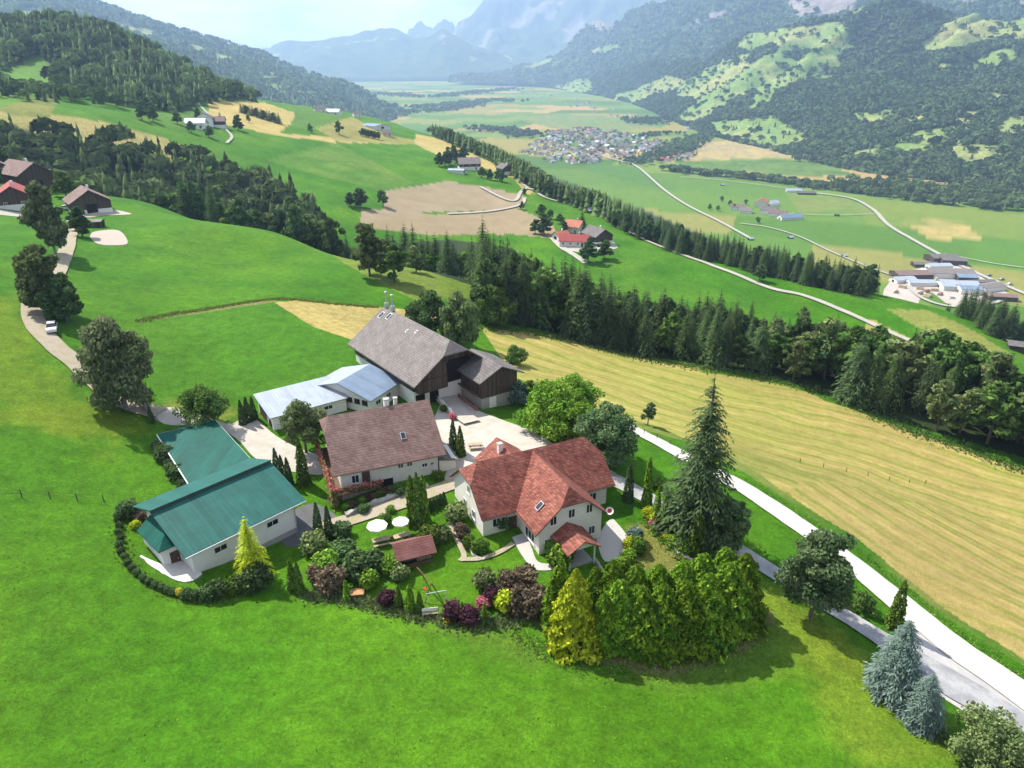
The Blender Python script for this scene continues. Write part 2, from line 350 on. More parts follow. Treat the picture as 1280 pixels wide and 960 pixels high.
    # near meadows
    put([(-60,262),(40,262),(110,300),(160,250),(250,265),(352,290),(425,312),(430,325),(400,345),(200,400),(60,420),(-60,440)], G1, G2)
    put([(386,300),(420,305),(480,328),(590,352),(620,372),(520,376),(430,330)], [.17,.28,.025], [.26,.32,.06])
    put([(170,400),(345,373),(360,390),(440,420),(440,470),(330,495),(200,505),(170,450)], [.075,.235,.010], [.095,.25,.012])
    put([(343,378),(380,374),(480,384),(560,392),(530,420),(470,420),(440,425),(390,408)], HAY, MOW, stripe=.5, dirn=(2.2, 2.4, 2))
    put([(-60,380),(30,380),(60,440),(130,500),(180,530),(120,560),(-60,500)], [.10,.25,.010], [.23,.31,.02], soft=34)
    put([(345,372),(172,398),(172,403),(345,377)], DRY, DIRT)
    fg = (d < 130) & (py > 500); dat[..., 0][fg] = .10; dat[..., 1][fg] = (x*.5+y*1.1+big*5)[fg]
    uf = inpoly(px, py, [(60,270),(350,292),(430,330),(345,372),(100,400)]); dat[..., 0][uf] = .22; dat[..., 1][uf] = (x*1.1-y*.12+big*3)[uf]
    HF = [(600,408),(700,420),(800,445),(880,460),(960,472),(1120,530),(1290,590),(1500,700),(1500,1000),(1290,840),(1180,770),(1100,705),(1020,650),(930,590),(860,553),(780,530),(700,495),(640,470)]
    m = put(HF, [.58,.45,.155], [.43,.41,.10], grass=.55, w=.50+1.0*big+.35*mid, stripe=1.0, dirn=(.36, .82, 11.0))
    lw = m*np.clip((py-(545+.22*(px-900))+30*big+25*mid)/50, 0, 1)*np.clip((px-930)/120, 0, 1)
    mid_ = m*np.clip(1-np.abs(py-(560+.30*(px-880))-20*big)/28, 0, 1)*np.clip((px-860)/60, 0, 1); c[:] = lerp(c, np.array([.30,.33,.07]), .8*mid_)
    c[:] = lerp(c, lerp(np.array([.54,.43,.15]), np.array([.50,.38,.13]), .4+1.2*mid), .85*lw); low = lw > .5
    dat[..., 1][low] = (np.hypot(x-95, y-118)*1.15+big*5)[low]
    edge = m & (segdist(px, py, [(700,500),(780,532),(860,556),(930,592),(1020,652),(1100,707),(1180,772),(1290,842)]) < 9+5*jx); c[edge] = lerp(G1, OLV, .5+mid)[edge]; dat[..., 0][edge] = 0
    ed2 = m & (segdist(px, py, [(1290,585),(1120,528),(960,470),(880,459)]) < 5+4*jx); c[ed2] = lerp(G1, [.30,.33,.06], .5+mid)[ed2]; dat[..., 0][ed2] = 0
    # home: lawns, dry verge along the road, garden soil
    put([(935,700),(1000,740),(1090,810),(1180,900),(1200,960),(1080,960),(1010,850),(930,800)], [.24,.31,.025], [.17,.30,.02], soft=34)
    put([(640,790),(690,815),(760,835),(830,835),(920,815),(960,790),(990,830),(900,850),(780,860),(640,830),(560,790),(540,775)], [.19,.27,.04], [.12,.25,.02], soft=34)
    put([(785,655),(820,650),(850,690),(880,700),(890,715),(830,720),(800,712),(770,700)], [.30,.28,.075], [.20,.27,.04], soft=8)
    put([(660,765),(690,808),(760,836),(845,838),(930,812),(960,770),(900,790),(800,805),(720,795)], [.33,.26,.14], [.24,.20,.10], soft=12)
    put([(196,508),(225,500),(290,505),(330,520),(300,530),(240,530)], [.20,.28,.03], DRY, soft=14)
    # woods
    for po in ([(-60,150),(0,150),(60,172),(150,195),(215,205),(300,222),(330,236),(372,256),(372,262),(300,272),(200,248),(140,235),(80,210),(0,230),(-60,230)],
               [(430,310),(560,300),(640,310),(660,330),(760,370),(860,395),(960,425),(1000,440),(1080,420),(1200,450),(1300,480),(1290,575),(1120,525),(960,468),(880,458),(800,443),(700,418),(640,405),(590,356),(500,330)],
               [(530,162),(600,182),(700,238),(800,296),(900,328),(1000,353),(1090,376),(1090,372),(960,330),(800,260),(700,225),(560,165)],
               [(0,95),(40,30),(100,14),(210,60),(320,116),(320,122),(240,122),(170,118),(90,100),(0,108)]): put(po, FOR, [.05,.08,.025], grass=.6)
    c = c*np.array([.57,.58,.56])
    k = inpoly(px, py, [(-60,98),(0,96),(20,82),(52,72),(74,90),(60,118),(0,134),(-60,135)]) & (d > 500); c[k] = lerp(FAR, G2, .5+big)[k]*.7
    shade = 1+.10*mid+.10*sm*np.clip(200/d, 0, 1)
    return c*shade[..., None], dat
gcol, gdat = fields(gx, gy, gzz)
def mat_ground():
    m, t, o = nt('meadow'); b = NB(t); at = b.n('ShaderNodeAttribute', attribute_name='Col'); da = b.n('ShaderNodeAttribute', attribute_name='Data')
    g = b.n('ShaderNodeNewGeometry'); pos = g.outputs['Position']; sp = b.n('ShaderNodeSeparateColor'); t.links.new(da.outputs['Color'], sp.inputs[0])
    n1 = b.noise(pos, .55, 5, .65); n2 = b.noise(pos, 2.6, 4, .7); n3 = b.noise(pos, .045, 5, .6)
    f = b.math('MULTIPLY', b.mapr(n1, .3, .7, .74, 1.26), b.mapr(n2, .3, .7, .70, 1.30)); f = b.math('MULTIPLY', f, b.mapr(n3, .3, .7, .86, 1.14))
    n4 = b.noise(pos, 7.5, 2, .7); f = b.math('MULTIPLY', f, b.mapr(n4, .3, .7, .74, 1.26))
    f = b.math('ADD', 1.0, b.math('MULTIPLY', b.math('SUBTRACT', f, 1.0), sp.outputs[2]))
    wob = b.math('MULTIPLY', b.math('ADD', n3, b.math('MULTIPLY', n1, .25)), 5.0)
    st = b.math('SINE', b.math('ADD', sp.outputs[1], wob)); st2 = b.math('SINE', b.math('MULTIPLY', b.math('ADD', sp.outputs[1], wob), 2.7))
    st = b.math('ADD', b.math('MULTIPLY', st, .6), b.math('MULTIPLY', st2, .4)); st = b.math('MULTIPLY', st, b.mapr(n3, .3, .7, .3, 1.4)); st = b.math('MULTIPLY', st, sp.outputs[0])
    dk = b.mix(b.mapr(st, -.1, -.8, 0, .7), at.outputs['Color'], b.mix(1.0, at.outputs['Color'], (.50,.80,.30,1), 'MULTIPLY'))
    lt = b.mix(b.mapr(st, .1, .9, 0, .6), dk, b.mix(1.0, at.outputs['Color'], (1.36,1.27,1.45,1), 'MULTIPLY'))
    yl = b.mix(b.math('MULTIPLY', b.mapr(n2, .5, .75, 0, .22), sp.outputs[2]), lt, b.mix(1.0, lt, (1.5,1.12,1.0,1), 'MULTIPLY'))
    b.bsdf(o, b.vmul(yl, f), .95, b.bump(b.math('ADD', n2, n4), .7, .2), 0, .12); return m
gi = np.arange(nr*nc).reshape(nr, nc); gq = np.stack([gi[:-1, :-1], gi[1:, :-1], gi[1:, 1:], gi[:-1, 1:]], -1).reshape(-1, 4)[:, ::-1]
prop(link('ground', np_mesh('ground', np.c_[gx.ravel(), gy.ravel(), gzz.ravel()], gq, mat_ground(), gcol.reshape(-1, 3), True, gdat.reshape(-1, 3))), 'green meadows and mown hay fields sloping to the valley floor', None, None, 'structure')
# ------------------------------------------------------------------ mountains: ruled between a foot and a crest, carved by gullies
MTN = {}
def mountain(name, foot, crest, nu, nv, amp, gul, seed, colf, label, back=1500, prof=1.0):
    fo = smooth_line(foot, 40); cr = smooth_line(crest, 40)
    def res(p, n):
        s = np.r_[0, np.cumsum(np.linalg.norm(np.diff(p, axis=0), axis=1))]; q = np.linspace(0, s[-1], n); return np.stack([np.interp(q, s, p[:, k]) for k in range(3)], 1)
    fo = res(fo, nu); cr = res(cr, nu); v = np.linspace(0, 1, nv)[:, None, None]
    Pn = fo[None]*(1-v)+cr[None]*v; Pn[..., 2] = fo[None, :, 2]*(1-v[..., 0])+(cr[None, :, 2]-fo[None, :, 2])*v[..., 0]**prof+fo[None, :, 2]*v[..., 0]
    x, y = Pn[..., 0], Pn[..., 1]; s = np.linspace(0, np.linalg.norm(fo[-1]-fo[0]), nu)[None, :]+0*v[..., 0]
    w = v[..., 0]; env = np.sin(np.clip(w, 0, 1)*math.pi*.5)**.8
    rid = 1-np.abs(fbm(s/gul+.6*fbm(x/900, y/900, seed+3, 3), w*1.6, seed, 4))*2
    Pn[..., 2] += env*(amp*(rid-.6)+amp*.8*fbm(x/420, y/420, seed+1, 5))
    bk = Pn[-1] + (Pn[-1]-Pn[0])/np.linalg.norm((Pn[-1]-Pn[0])[:, :2], axis=1)[:, None]*back; bk[:, 2] = VALLEY-60
    bk2 = (Pn[-1]*.5+bk*.5); Pn = np.concatenate([Pn, bk2[None], bk[None]]); Pn[0, :, 2] -= 25
    n = nv+2; c = colf(Pn, np.r_[np.linspace(0, 1, nv), .8, .5][:, None]+0*Pn[..., 0]); i = np.arange(n*nu).reshape(n, nu)
    qd = np.stack([i[:-1, :-1], i[:-1, 1:], i[1:, 1:], i[1:, :-1]], -1).reshape(-1, 4)
    o = link(name, np_mesh(name, Pn.reshape(-1, 3), qd, MVC, c.reshape(-1, 3), True)); prop(o, label, None, None, 'structure'); MTN[name+str(seed)] = (Pn, c); return Pn, c
MVC = mat_vcol('hillside', 1.0)
FO1 = np.array([.034,.062,.024]); FO2 = np.array([.065,.10,.034]); ME1 = np.array([.135,.215,.055]); ME2 = np.array([.27,.27,.10]); ROCK = np.array([.25,.22,.20])
def colmix(a, b, t): return a+(b-a)*np.clip(t, 0, 1)[..., None]
def meadowed(polys, thr=.62, rockpolys=(), seed=5):
    def f(Pn, w):
        x, y, z = Pn[..., 0], Pn[..., 1], Pn[..., 2]; px, py, _ = proj(x, y, z); px = px+fbm(x/90, y/90, 41, 5, .7)*8; py = py+fbm(x/90, y/90, 42, 5, .7)*4
        c = colmix(FO1, FO2, .5+1.2*fbm(x/120, y/120, seed, 4)); mm = fbm(x/330, y/330, seed+2, 4)+.25*fbm(x/90, y/90, seed+4, 3); k = mm > thr; c[k] = colmix(ME1, ME2, .4+fbm(x/200, y/200, seed+6, 3))[k]
        if len(polys) > 15:
            k = inpoly(px, py, [(835,150),(845,100),(930,52),(1050,32),(1060,62),(1000,92),(960,125),(925,165),(870,160)]) & (mm > .14); c[k] = colmix(ME1, ME2, .4+fbm(x/200, y/200, seed+6, 3))[k]
        for po in polys: k = inpoly(px, py, po); c[k] = colmix(ME1, ME2, .3+fbm(x/200, y/200, seed+8, 3))[k]
        for po in rockpolys: k = inpoly(px, py, po) & (fbm(x/70, y/70, seed+9, 4) > -.35); c[k] = colmix(ROCK, ROCK*.7, .5+fbm(x/60, y/60, 3, 4))[k]
        return c
    return f
PF = lambda *a: [PZ(px, py, VALLEY) for px, py in a]
R1_MEAD = [[(935,62),(950,45),(1025,33),(1040,42),(1000,52),(960,57)],[(1130,66),(1160,58),(1200,22),(1230,18),(1280,25),(1290,42),(1250,48),(1200,56)],[(900,100),(945,98),(960,108),(930,112),(900,114)],[(850,110),(880,88),(935,68),(900,85),(870,102)],
 [(1120,50),(1040,62),(1020,60),(1010,70),(1035,68)],[(1010,60),(1045,58),(1040,68),(1015,68)],[(875,100),(925,82),(940,92),(900,112)],[(1175,160),(1200,145),(1225,138),(1215,155),(1185,162)],[(1240,160),(1260,148),(1290,142),(1290,168),(1245,168)],[(1110,185),(1130,178),(1160,185),(1150,195),(1115,192)],[(1175,188),(1200,176),(1205,190),(1190,202)],
 [(1060,145),(1100,138),(1110,148),(1080,155)],[(1120,150),(1150,138),(1150,150),(1130,158)],[(850,145),(880,120),(900,130),(870,150)],[(900,158),(960,152),(1000,175),(960,182),(910,176)],[(780,118),(830,100),(850,105),(800,125)],[(700,108),(730,100),(735,112),(710,118)],[(1195,200),(1230,180),(1240,196),(1210,208)],[(850,112),(885,105),(880,120),(852,122)],[(960,88),(1000,80),(990,90)],[(1150,82),(1185,84),(1170,89)]]
R1_MEAD = [[(sum(q[0] for q in p)/len(p)+1.4*(x-sum(q[0] for q in p)/len(p)), sum(q[1] for q in p)/len(p)+1.4*(y-sum(q[1] for q in p)/len(p))) for x, y in p] for p in R1_MEAD]
R1P, R1C = mountain('hillside', PF((600,97),(700,112),(780,127),(870,163),(960,187),(1060,212),(1160,225),(1290,240),(1500,270)),
 [PD(*a) for a in [(640,99,9600),(700,98,7800),(760,90,6500),(810,82,5600),(860,76,4900),(900,62,4400),(945,47,3950),(1025,32,3600),(1060,29,3500),(1105,10,3400),(1160,6,3300),(1220,12,3200),(1228,20,3100),(1285,25,3000),(1500,20,2800)]], 420, 130, 75, 480, 11, meadowed(R1_MEAD, .46), 'wooded valley side with scattered meadows on the far bank', 1200)
mountain('mountains', [PD(*a) for a in [(560,100,8600),(700,100,7600),(800,84,6300),(900,66,5200),(1000,45,4600),(1200,25,4300),(1500,25,4000)]],
 [PD(*a) for a in [(585,99,9600),(655,87,9200),(705,57,8600),(756,30,8000),(806,4,7500),(850,2,7000),(900,-12,6500),(1000,-40,6200),(1100,-60,6000),(1500,-90,5600)]], 360, 110, 130, 900, 23,
 meadowed([[(650,78),(690,72),(700,80),(665,86)],[(735,62),(770,55),(775,62),(740,70)]], .8, [[(985,-10),(1075,-10),(1062,22),(1030,26),(990,24)],[(862,30),(880,18),(925,12),(900,26),(868,34)],[(1190,-5),(1220,-5),(1215,5),(1195,5)],[(740,26),(760,22),(770,36),(745,40)],[(1270,-5),(1300,-5),(1300,14),(1272,10)]]), 'wooded blue mountain with pale rock faces', 2500)
def rocky(thr):
    def f(Pn, w):
        x, y = Pn[..., 0], Pn[..., 1]; a = fbm(x/500, y/500, 61, 5)+w*.5; c = colmix(FO1*1.3, FO2, .5+fbm(x/200, y/200, 62, 3)); k = a > thr; c[k] = colmix(ROCK*.6, ROCK, .5+fbm(x/150, y/150, 63, 4))[k]; return c
    return f
mountain('mountains', [PD(*a) for a in [(480,92,12000),(600,95,11500),(760,90,11000),(1100,80,10500),(1500,80,10000)]],
 [PD(*a) for a in [(500,62,15000),(545,48,14600),(575,36,14000),(605,12,14000),(640,-8,13500),(700,-25,13500),(760,-50,13500),(900,-70,13000),(1500,-110,12000)]], 300, 90, 420, 1500, 31, rocky(.62), 'pale rocky massif fading into summer haze', 4000)
mountain('mountains', [PD(*a) for a in [(250,98,9500),(400,98,9800),(500,98,10000),(600,97,10200),(700,95,10500)]],
 [PD(*a) for a in [(260,78,11500),(325,64,11500),(375,50,11500),(420,47,11500),(470,40,11800),(493,36,11800),(521,49,11500),(540,40,11200),(553,33,11200),(570,45,11200),(590,58,11300),(630,72,11500),(700,88,11800)]], 300, 70, 90, 1100, 37, meadowed([[(585,70),(597,72),(590,78)]], .62, [[(551,44),(556,44),(556,58),(551,58)]]), 'pointed blue peak closing the valley', 2500)
L1P, L1C = mountain('hillside', [PD(-350,90,1900),PD(0,95,2000),PD(200,112,2300),PD(400,142,2900)]+PF((470,156),(505,146)),
 [PD(*a) for a in [(-350,-90,3600),(0,-22,4100),(111,-2,4400),(215,33,4600),(312,62,4700),(370,86,4600),(430,107,4400),(478,135,4200),(510,146,4000)]], 360, 110, 40, 600, 43,
 meadowed([[(-20,22),(30,14),(80,14),(70,30),(20,44),(-20,40)],[(262,68),(300,72),(290,80),(270,78)],[(150,30),(200,40),(190,48),(150,40)],[(225,52),(260,60),(250,68)],[(330,88),(350,92),(345,98)]], .48), 'long wooded slope descending to the valley, blue with distance', 1500)
# ------------------------------------------------------------------ ribbons and patches draped on the ground
def drape_poly(name, pix, m, label, lift=.05, step=.8, world=None):
    """flat-lying surface that follows the ground, clipped to an outline"""
    pts = [G(px, py)[:2] for px, py in pix] if world is None else world
    pts = smooth_line(list(pts)+[pts[0]], 5)[:, :2] if world is None else np.array(pts)
    import mathutils.geometry as mg
    x0, y0 = pts.min(0); x1, y1 = pts.max(0); xs = np.arange(x0+step/2, x1, step); ys = np.arange(y0+step/2, y1, step); X, Y = np.meshgrid(xs, ys)
    ins = inpoly(X, Y, [tuple(p) for p in pts]) & (segdist(X, Y, [tuple(p) for p in pts], True) > step*.5)
    V = [Vector(p) for p in pts]+[Vector(p) for p in np.c_[X[ins], Y[ins]]]; n = len(pts)
    vv, _, ff, *_r = mg.delaunay_2d_cdt(V, [(i, (i+1) % n) for i in range(n)], [list(range(n))], 1, 1e-4)
    vv = np.array([tuple(v) for v in vv]); z = hz(vv[:, 0], vv[:, 1])+lift
    me = bpy.data.meshes.new(name); me.from_pydata(np.c_[vv, z].tolist(), [], [list(f) for f in ff]); me.materials.append(m); me.update()
    return prop(link(name, me), label, None, None, 'structure')
def ribbon(name, pix, w, m, label, lift=.06, n=10, z=None, wob=.08):
    """road that follows the ground; w metres wide (or one width per given point)"""
    P3 = [G(px, py) if z is None else PZ(px, py, z) for px, py in pix]; ws = w if isinstance(w, (list, tuple)) else [w]*len(pix)
    L = smooth_line([np.r_[p[:2], q] for p, q in zip(P3, ws)], n); T = np.gradient(L[:, :2], axis=0); T /= np.linalg.norm(T, axis=1)[:, None]; N = np.c_[-T[:, 1], T[:, 0]]
    k = 5; V = []
    for j in range(k):
        o = (j/(k-1)-.5)*L[:, 2]*(1+(wob*fbm(L[:, 0]/3+j, L[:, 1]/3, 8, 3) if j in (0, k-1) else 0)); p = L[:, :2]+N*o[:, None]
        d = np.hypot(p[:, 0], p[:, 1]); V.append(np.c_[p, hz(p[:, 0], p[:, 1])+lift+.0012*d])
    m_ = len(L); V = np.concatenate(V); i = np.arange(k*m_).reshape(k, m_); q = np.stack([i[:-1, :-1], i[:-1, 1:], i[1:, 1:], i[1:, :-1]], -1).reshape(-1, 4)[:, ::-1]
    return prop(link(name, np_mesh(name, V, q, m, None, True)), label, None, None, 'structure')
# ------------------------------------------------------------------ foliage
LF = {k: mat_leaf('leaves_'+k, a, b) for k, a, b in [
 ('spruce', (0.053, 0.098, 0.043), (0.098, 0.143, 0.059)), ('broad', (0.069, 0.141, 0.034), (0.147, 0.233, 0.055)), ('birch', (0.109, 0.146, 0.062), (0.192, 0.219, 0.105)), ('lime', (0.103, 0.220, 0.024), (0.207, 0.317, 0.041)),
 ('thuja', (0.060, 0.128, 0.024), (0.150, 0.225, 0.033)), ('gold', (.26,.34,.012), (.50,.56,.04)), ('hedge', (.055,.150,.015), (.24,.36,.030)), ('blue', (.085,.140,.115), (.180,.245,.205)),
 ('purple', (0.049, 0.022, 0.036), (0.119, 0.049, 0.063)), ('bronze', (0.098, 0.077, 0.049), (0.196, 0.147, 0.098)), ('olive', (.098,.148,.055), (.205,.255,.092)), ('dark', (.054,.104,.040), (.108,.165,.056)), ('pink', (0.450, 0.100, 0.130), (0.620, 0.220, 0.240)), ('yellow', (0.550, 0.420, 0.030), (0.620, 0.550, 0.080)), ('maple', (.066,.124,.050), (.165,.235,.100)), ('meadow', (.075,.200,.010), (.20,.30,.04)), ('grasses', (0.100, 0.170, 0.030), (0.200, 0.260, 0.060))]}
BARK = mat('bark', (.11,.085,.065), .95, .35, 3, (.17,.145,.12), .5); BARKW = mat('pale_bark', (.42,.40,.36), .9, .4, 4, (.10,.09,.08), .3)
def leafquads(C, N, s, rng, tint, asp=1.5, droop=None):
    """one bent leaf clump per centre C facing N: two triangles of a kite, each with its own tint"""
    n = len(C); s = np.broadcast_to(s, (n,))[:, None]; N = N/np.linalg.norm(N, axis=1)[:, None]
    a = rng.normal(size=(n, 3)) if droop is None else droop+rng.normal(size=(n, 3))*.35
    T = a-(a*N).sum(1)[:, None]*N; T /= np.linalg.norm(T, axis=1)[:, None]+1e-9; B = np.cross(N, T); k = rng.uniform(.75, 1.25, (n, 1))
    V = np.stack([C-T*s*asp*.5*k, C+B*s*.5, C+T*s*asp*.5*k-N*s*.12, C-B*s*.5], 1).reshape(-1, 3)
    col = np.zeros((n, 3)); col[:, 0] = tint; col[:, 1] = rng.random(n)
    return V, np.repeat(col, 4, 0)
def quadmesh(name, V, c, m):
    return np_mesh(name, V, np.arange(len(V)).reshape(-1, 4), m, c)
def lobes_crown(name, m, lobes, n, s, seed, asp=1.4, fill=.55, up=.35, droop=None):
    """crown of many leaf clumps gathered into uneven boughs; lobes = (x, y, z, rx, ry, rz)"""
    rng = np.random.default_rng(seed); L = np.array(lobes); vol = (L[:, 3]*L[:, 4]*L[:, 5])**.67; k = rng.choice(len(L), n, p=vol/vol.sum())
    d = rng.normal(size=(n, 3)); d /= np.linalg.norm(d, axis=1)[:, None]; r = rng.random(n)**fill; rr = (.55+.45*r+rng.normal(size=n)*.07)
    lump = 1+.16*np.sin(d[:, 0]*6+k)*np.sin(d[:, 2]*5+k*2)
    C = L[k, :3]+d*L[k, 3:]*(rr*lump)[:, None]; N = d+rng.normal(size=(n, 3))*.85+np.array([0, 0, up])
    tint = np.clip(.5+.40*(rng.random(len(L))-.5)[k]*2+.25*rng.normal(size=n), 0, 1)
    V, c = leafquads(C, N, s*rng.uniform(.6, 1.35, n), rng, tint, asp, droop); return quadmesh(name, V, c, m)
def rand_lobes(h, r, base, nl, seed, flat=1.0, top=.75):
    rng = np.random.default_rng(seed); L = []; ch = h-base; nl = int(nl*1.5); sk = rng.normal(size=2)*.10*r
    for i in range(nl):
        t = (i+.5)/nl; a = i*2.4+rng.random()*1.2; z = base+ch*(.10+.80*t)+rng.normal()*.03*ch; prof = math.sin(math.pi*min(1, .18+t*top))**.8
        q = r*prof*rng.uniform(.40, .92); lr = r*rng.uniform(.20, .40)*(1.05-.35*t)
        L.append((q*math.cos(a)+sk[0]*t, q*math.sin(a)+sk[1]*t, z, lr*rng.uniform(.8, 1.2), lr*rng.uniform(.8, 1.2), lr*rng.uniform(.6, .95)*flat))
    L.append((0, 0, base+ch*.5, r*.42, r*.42, ch*.32)); L.append((sk[0], sk[1], h-r*.26, r*.26, r*.26, r*.26)); return L
def cone_crown(name, m, h, r, n, s, seed, base=.1, p=.75, lump=.18, asp=1.7, upright=True, round_=0.0):
    rng = np.random.default_rng(seed); t = rng.random(n)**1.15; a = rng.random(n)*2*math.pi
    prof = r*(1-t)**p if not round_ else r*np.sqrt(np.clip(1-((t-.28)/.73)**2, 0, 1))*(1-round_*.0)
    prof = prof*(1+lump*np.sin(a*3+t*9+seed)*np.sin(t*17+a*2)+lump*.5*np.sin(a*7-t*31))
    q = prof*(.62+.38*rng.random(n)**.5); C = np.c_[q*np.cos(a), q*np.sin(a), base+t*(h-base)]
    N = np.c_[np.cos(a), np.sin(a), .35+0*a]+rng.normal(size=(n, 3))*.75; up = np.tile([0, 0, 1.0], (n, 1)) if upright else None
    tint = np.clip(.5+.3*rng.normal(size=n)+.25*np.sin(a*4+t*13), 0, 1); V, c = leafquads(C, N, s*rng.uniform(.6, 1.4, n)*(1-.35*t), rng, tint, asp, up); return quadmesh(name, V, c, m)
def spruce_crown(name, m, h, r, whorls, nb, seed, sub=5, base=.08, drop=.35, gap=.0, curve=.85):
    """drooping boughs in whorls, each a spine with side sprays"""
    rng = np.random.default_rng(seed); V = []; cc = []
    for w in range(whorls):
        t = (w+rng.random()*.6)/whorls; z = h*(base+(1-base)*t); L0 = r*(1-t)**curve+.014*h*(1-t)+.008*h
        for b in range(nb if t < .8 else max(4, nb-3)):
            if rng.random() < gap: continue
            a = 2*math.pi*(b+rng.random()*.8)/nb+w*.7; L = L0*rng.uniform(.72, 1.12); ca, sa = math.cos(a), math.sin(a); tn = rng.random()
            for k in range(sub):
                f = (k+.5)/sub; q = L*f; zz = z+L*(.10*math.sin(f*3)-drop*f*f*1.15); wd = L*(.30*(1-f*.62)); ln = L/sub*1.25
                dz = -drop*f*2
                for sd in (-1, 1, 0):
                    if sd and rng.random() < .12: continue
                    o = sd*wd*.5; C = np.array([ca*q-sa*o, sa*q+ca*o, zz-abs(o)*.30+rng.normal()*.03*L]); T = np.array([ca, sa, dz])*(1 if not sd else .8)+np.array([-sa*sd, ca*sd, -.45*abs(sd)])*.9
                    T /= np.linalg.norm(T); Nn = np.array([-ca*.1+rng.normal()*.3, -sa*.1+rng.normal()*.3, 1]); B = np.cross(T, Nn); B /= np.linalg.norm(B)+1e-9; W = wd*(.42 if sd else .36)+.002*h; l2 = ln*.62+W*.5
                    V += [C-T*l2*.6, C+B*W*.5-np.array([0,0,.12*W]), C+T*l2, C-B*W*.5-np.array([0,0,.12*W])]
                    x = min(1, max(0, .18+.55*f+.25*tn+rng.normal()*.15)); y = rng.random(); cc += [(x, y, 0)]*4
    V += [(-.006*h, 0, h*.93), (0, .006*h, h*.93), (0, 0, h*1.03), (.006*h, -.003*h, h*.93)]; cc += [(.5, .5, 0)]*4
    return quadmesh(name, np.array(V), np.array(cc), m)
def trunk_mesh(name, m, h, r, seed, limbs=5, z0=.35, spread=.5, lean=0.0):
    b = MB(); rnd = random.Random(seed); p = Vector((0, 0, -.6)); q = r*1.25; k = 5
    for i in range(k):
        e = Vector((rnd.uniform(-.12, .12)*r*4+lean*h*(i+1)/k*.2, rnd.uniform(-.12, .12)*r*4, h*(i+1)/k)); b.bar(p, e, q, q*.78, 7); p = e; q *= .78
    for i in range(limbs):
        z = h*(z0+(.95-z0)*(i+.5)/limbs); a = i*2.4+rnd.random(); l = h*spread*rnd.uniform(.4, .75)*(1.1-z/h*.5); s = Vector((0, 0, z-.2))
        e = s+Vector((math.cos(a)*l*.75, math.sin(a)*l*.75, l*.6)); b.bar(s, e, r*.42*(1.2-z/h*.6), r*.16, 5); b.bar(e, e+Vector((math.cos(a+.5)*l*.35, math.sin(a+.5)*l*.35, l*.3)), r*.17, r*.05, 4)
    return b.mesh(name, m)
KIND = {}
def kind(k, crown, trunk): KIND[k] = (crown, trunk)
for i in range(3):
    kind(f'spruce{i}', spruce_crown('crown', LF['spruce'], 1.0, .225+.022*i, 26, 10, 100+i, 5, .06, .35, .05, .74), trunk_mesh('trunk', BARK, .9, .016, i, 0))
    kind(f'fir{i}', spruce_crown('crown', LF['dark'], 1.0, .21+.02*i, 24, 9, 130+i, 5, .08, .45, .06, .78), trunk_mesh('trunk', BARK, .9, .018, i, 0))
for i in range(4):
    kind(f'broad{i}', lobes_crown('crown', LF['broad'], rand_lobes(1, .36, .16, 11, 40+i), 1600, .064, 50+i), trunk_mesh('trunk', BARK, .7, .022, i, 4))
    kind(f'olive{i}', lobes_crown('crown', LF['olive'], rand_lobes(1, .33, .14, 10, 60+i), 1600, .064, 70+i), trunk_mesh('trunk', BARK, .7, .02, i, 4))
    kind(f'darkbroad{i}', lobes_crown('crown', LF['dark'], rand_lobes(1, .33, .12, 10, 80+i), 1600, .064, 90+i), trunk_mesh('trunk', BARK, .7, .02, i, 4))
for i in range(2):
    kind(f'lime{i}', lobes_crown('crown', LF['lime'], rand_lobes(1, .46, .12, 13, 140+i), 3600, .050, 150+i), trunk_mesh('trunk', BARK, .7, .025, i, 5))
    kind(f'thuja{i}', cone_crown('crown', LF['thuja'], 1, .14, 1300, .042, 160+i, .0, .6, .1), trunk_mesh('trunk', BARK, .5, .02, i, 0))
    kind(f'darkthuja{i}', cone_crown('crown', LF['dark'], 1, .15, 1300, .042, 170+i, .0, .55, .1), trunk_mesh('trunk', BARK, .5, .02, i, 0))
    kind(f'brightthuja{i}', cone_crown('crown', LF['hedge'], 1, .12, 1300, .042, 175+i, .0, .5, .1), trunk_mesh('trunk', BARK, .5, .02, i, 0))
    for q, lf in (('round', 'thuja'), ('purpleball', 'purple'), ('goldball', 'gold'), ('limeball', 'lime'), ('bronzeball', 'bronze'), ('darkball', 'dark'), ('blueball', 'blue'), ('pinkball', 'pink'), ('yellowball', 'yellow'), ('oliveball', 'olive')):
        kind(f'{q}{i}', lobes_crown('crown', LF[lf], [(0,0,.5,.44,.44,.48), (.2,.1,.6,.3,.3,.34), (-.2,.05,.45,.32,.3,.36), (.02,-.22,.42,.3,.28,.36), (-.05,.2,.7,.26,.26,.28)], 1000, .10, 180+i*20+len(q)), trunk_mesh('trunk', BARK, .4, .03, i, 2))
    kind(f'hedgecone{i}', cone_crown('crown', LF['hedge'], 1, .34, 6500, .036, 210+i, .0, .55, .24, 1.5), trunk_mesh('trunk', BARK, .6, .02, i, 0))
    kind(f'goldcone{i}', cone_crown('crown', LF['gold'], 1, .31, 6500, .036, 220+i, .0, .75, .2, 1.5), trunk_mesh('trunk', BARK, .6, .02, i, 0))
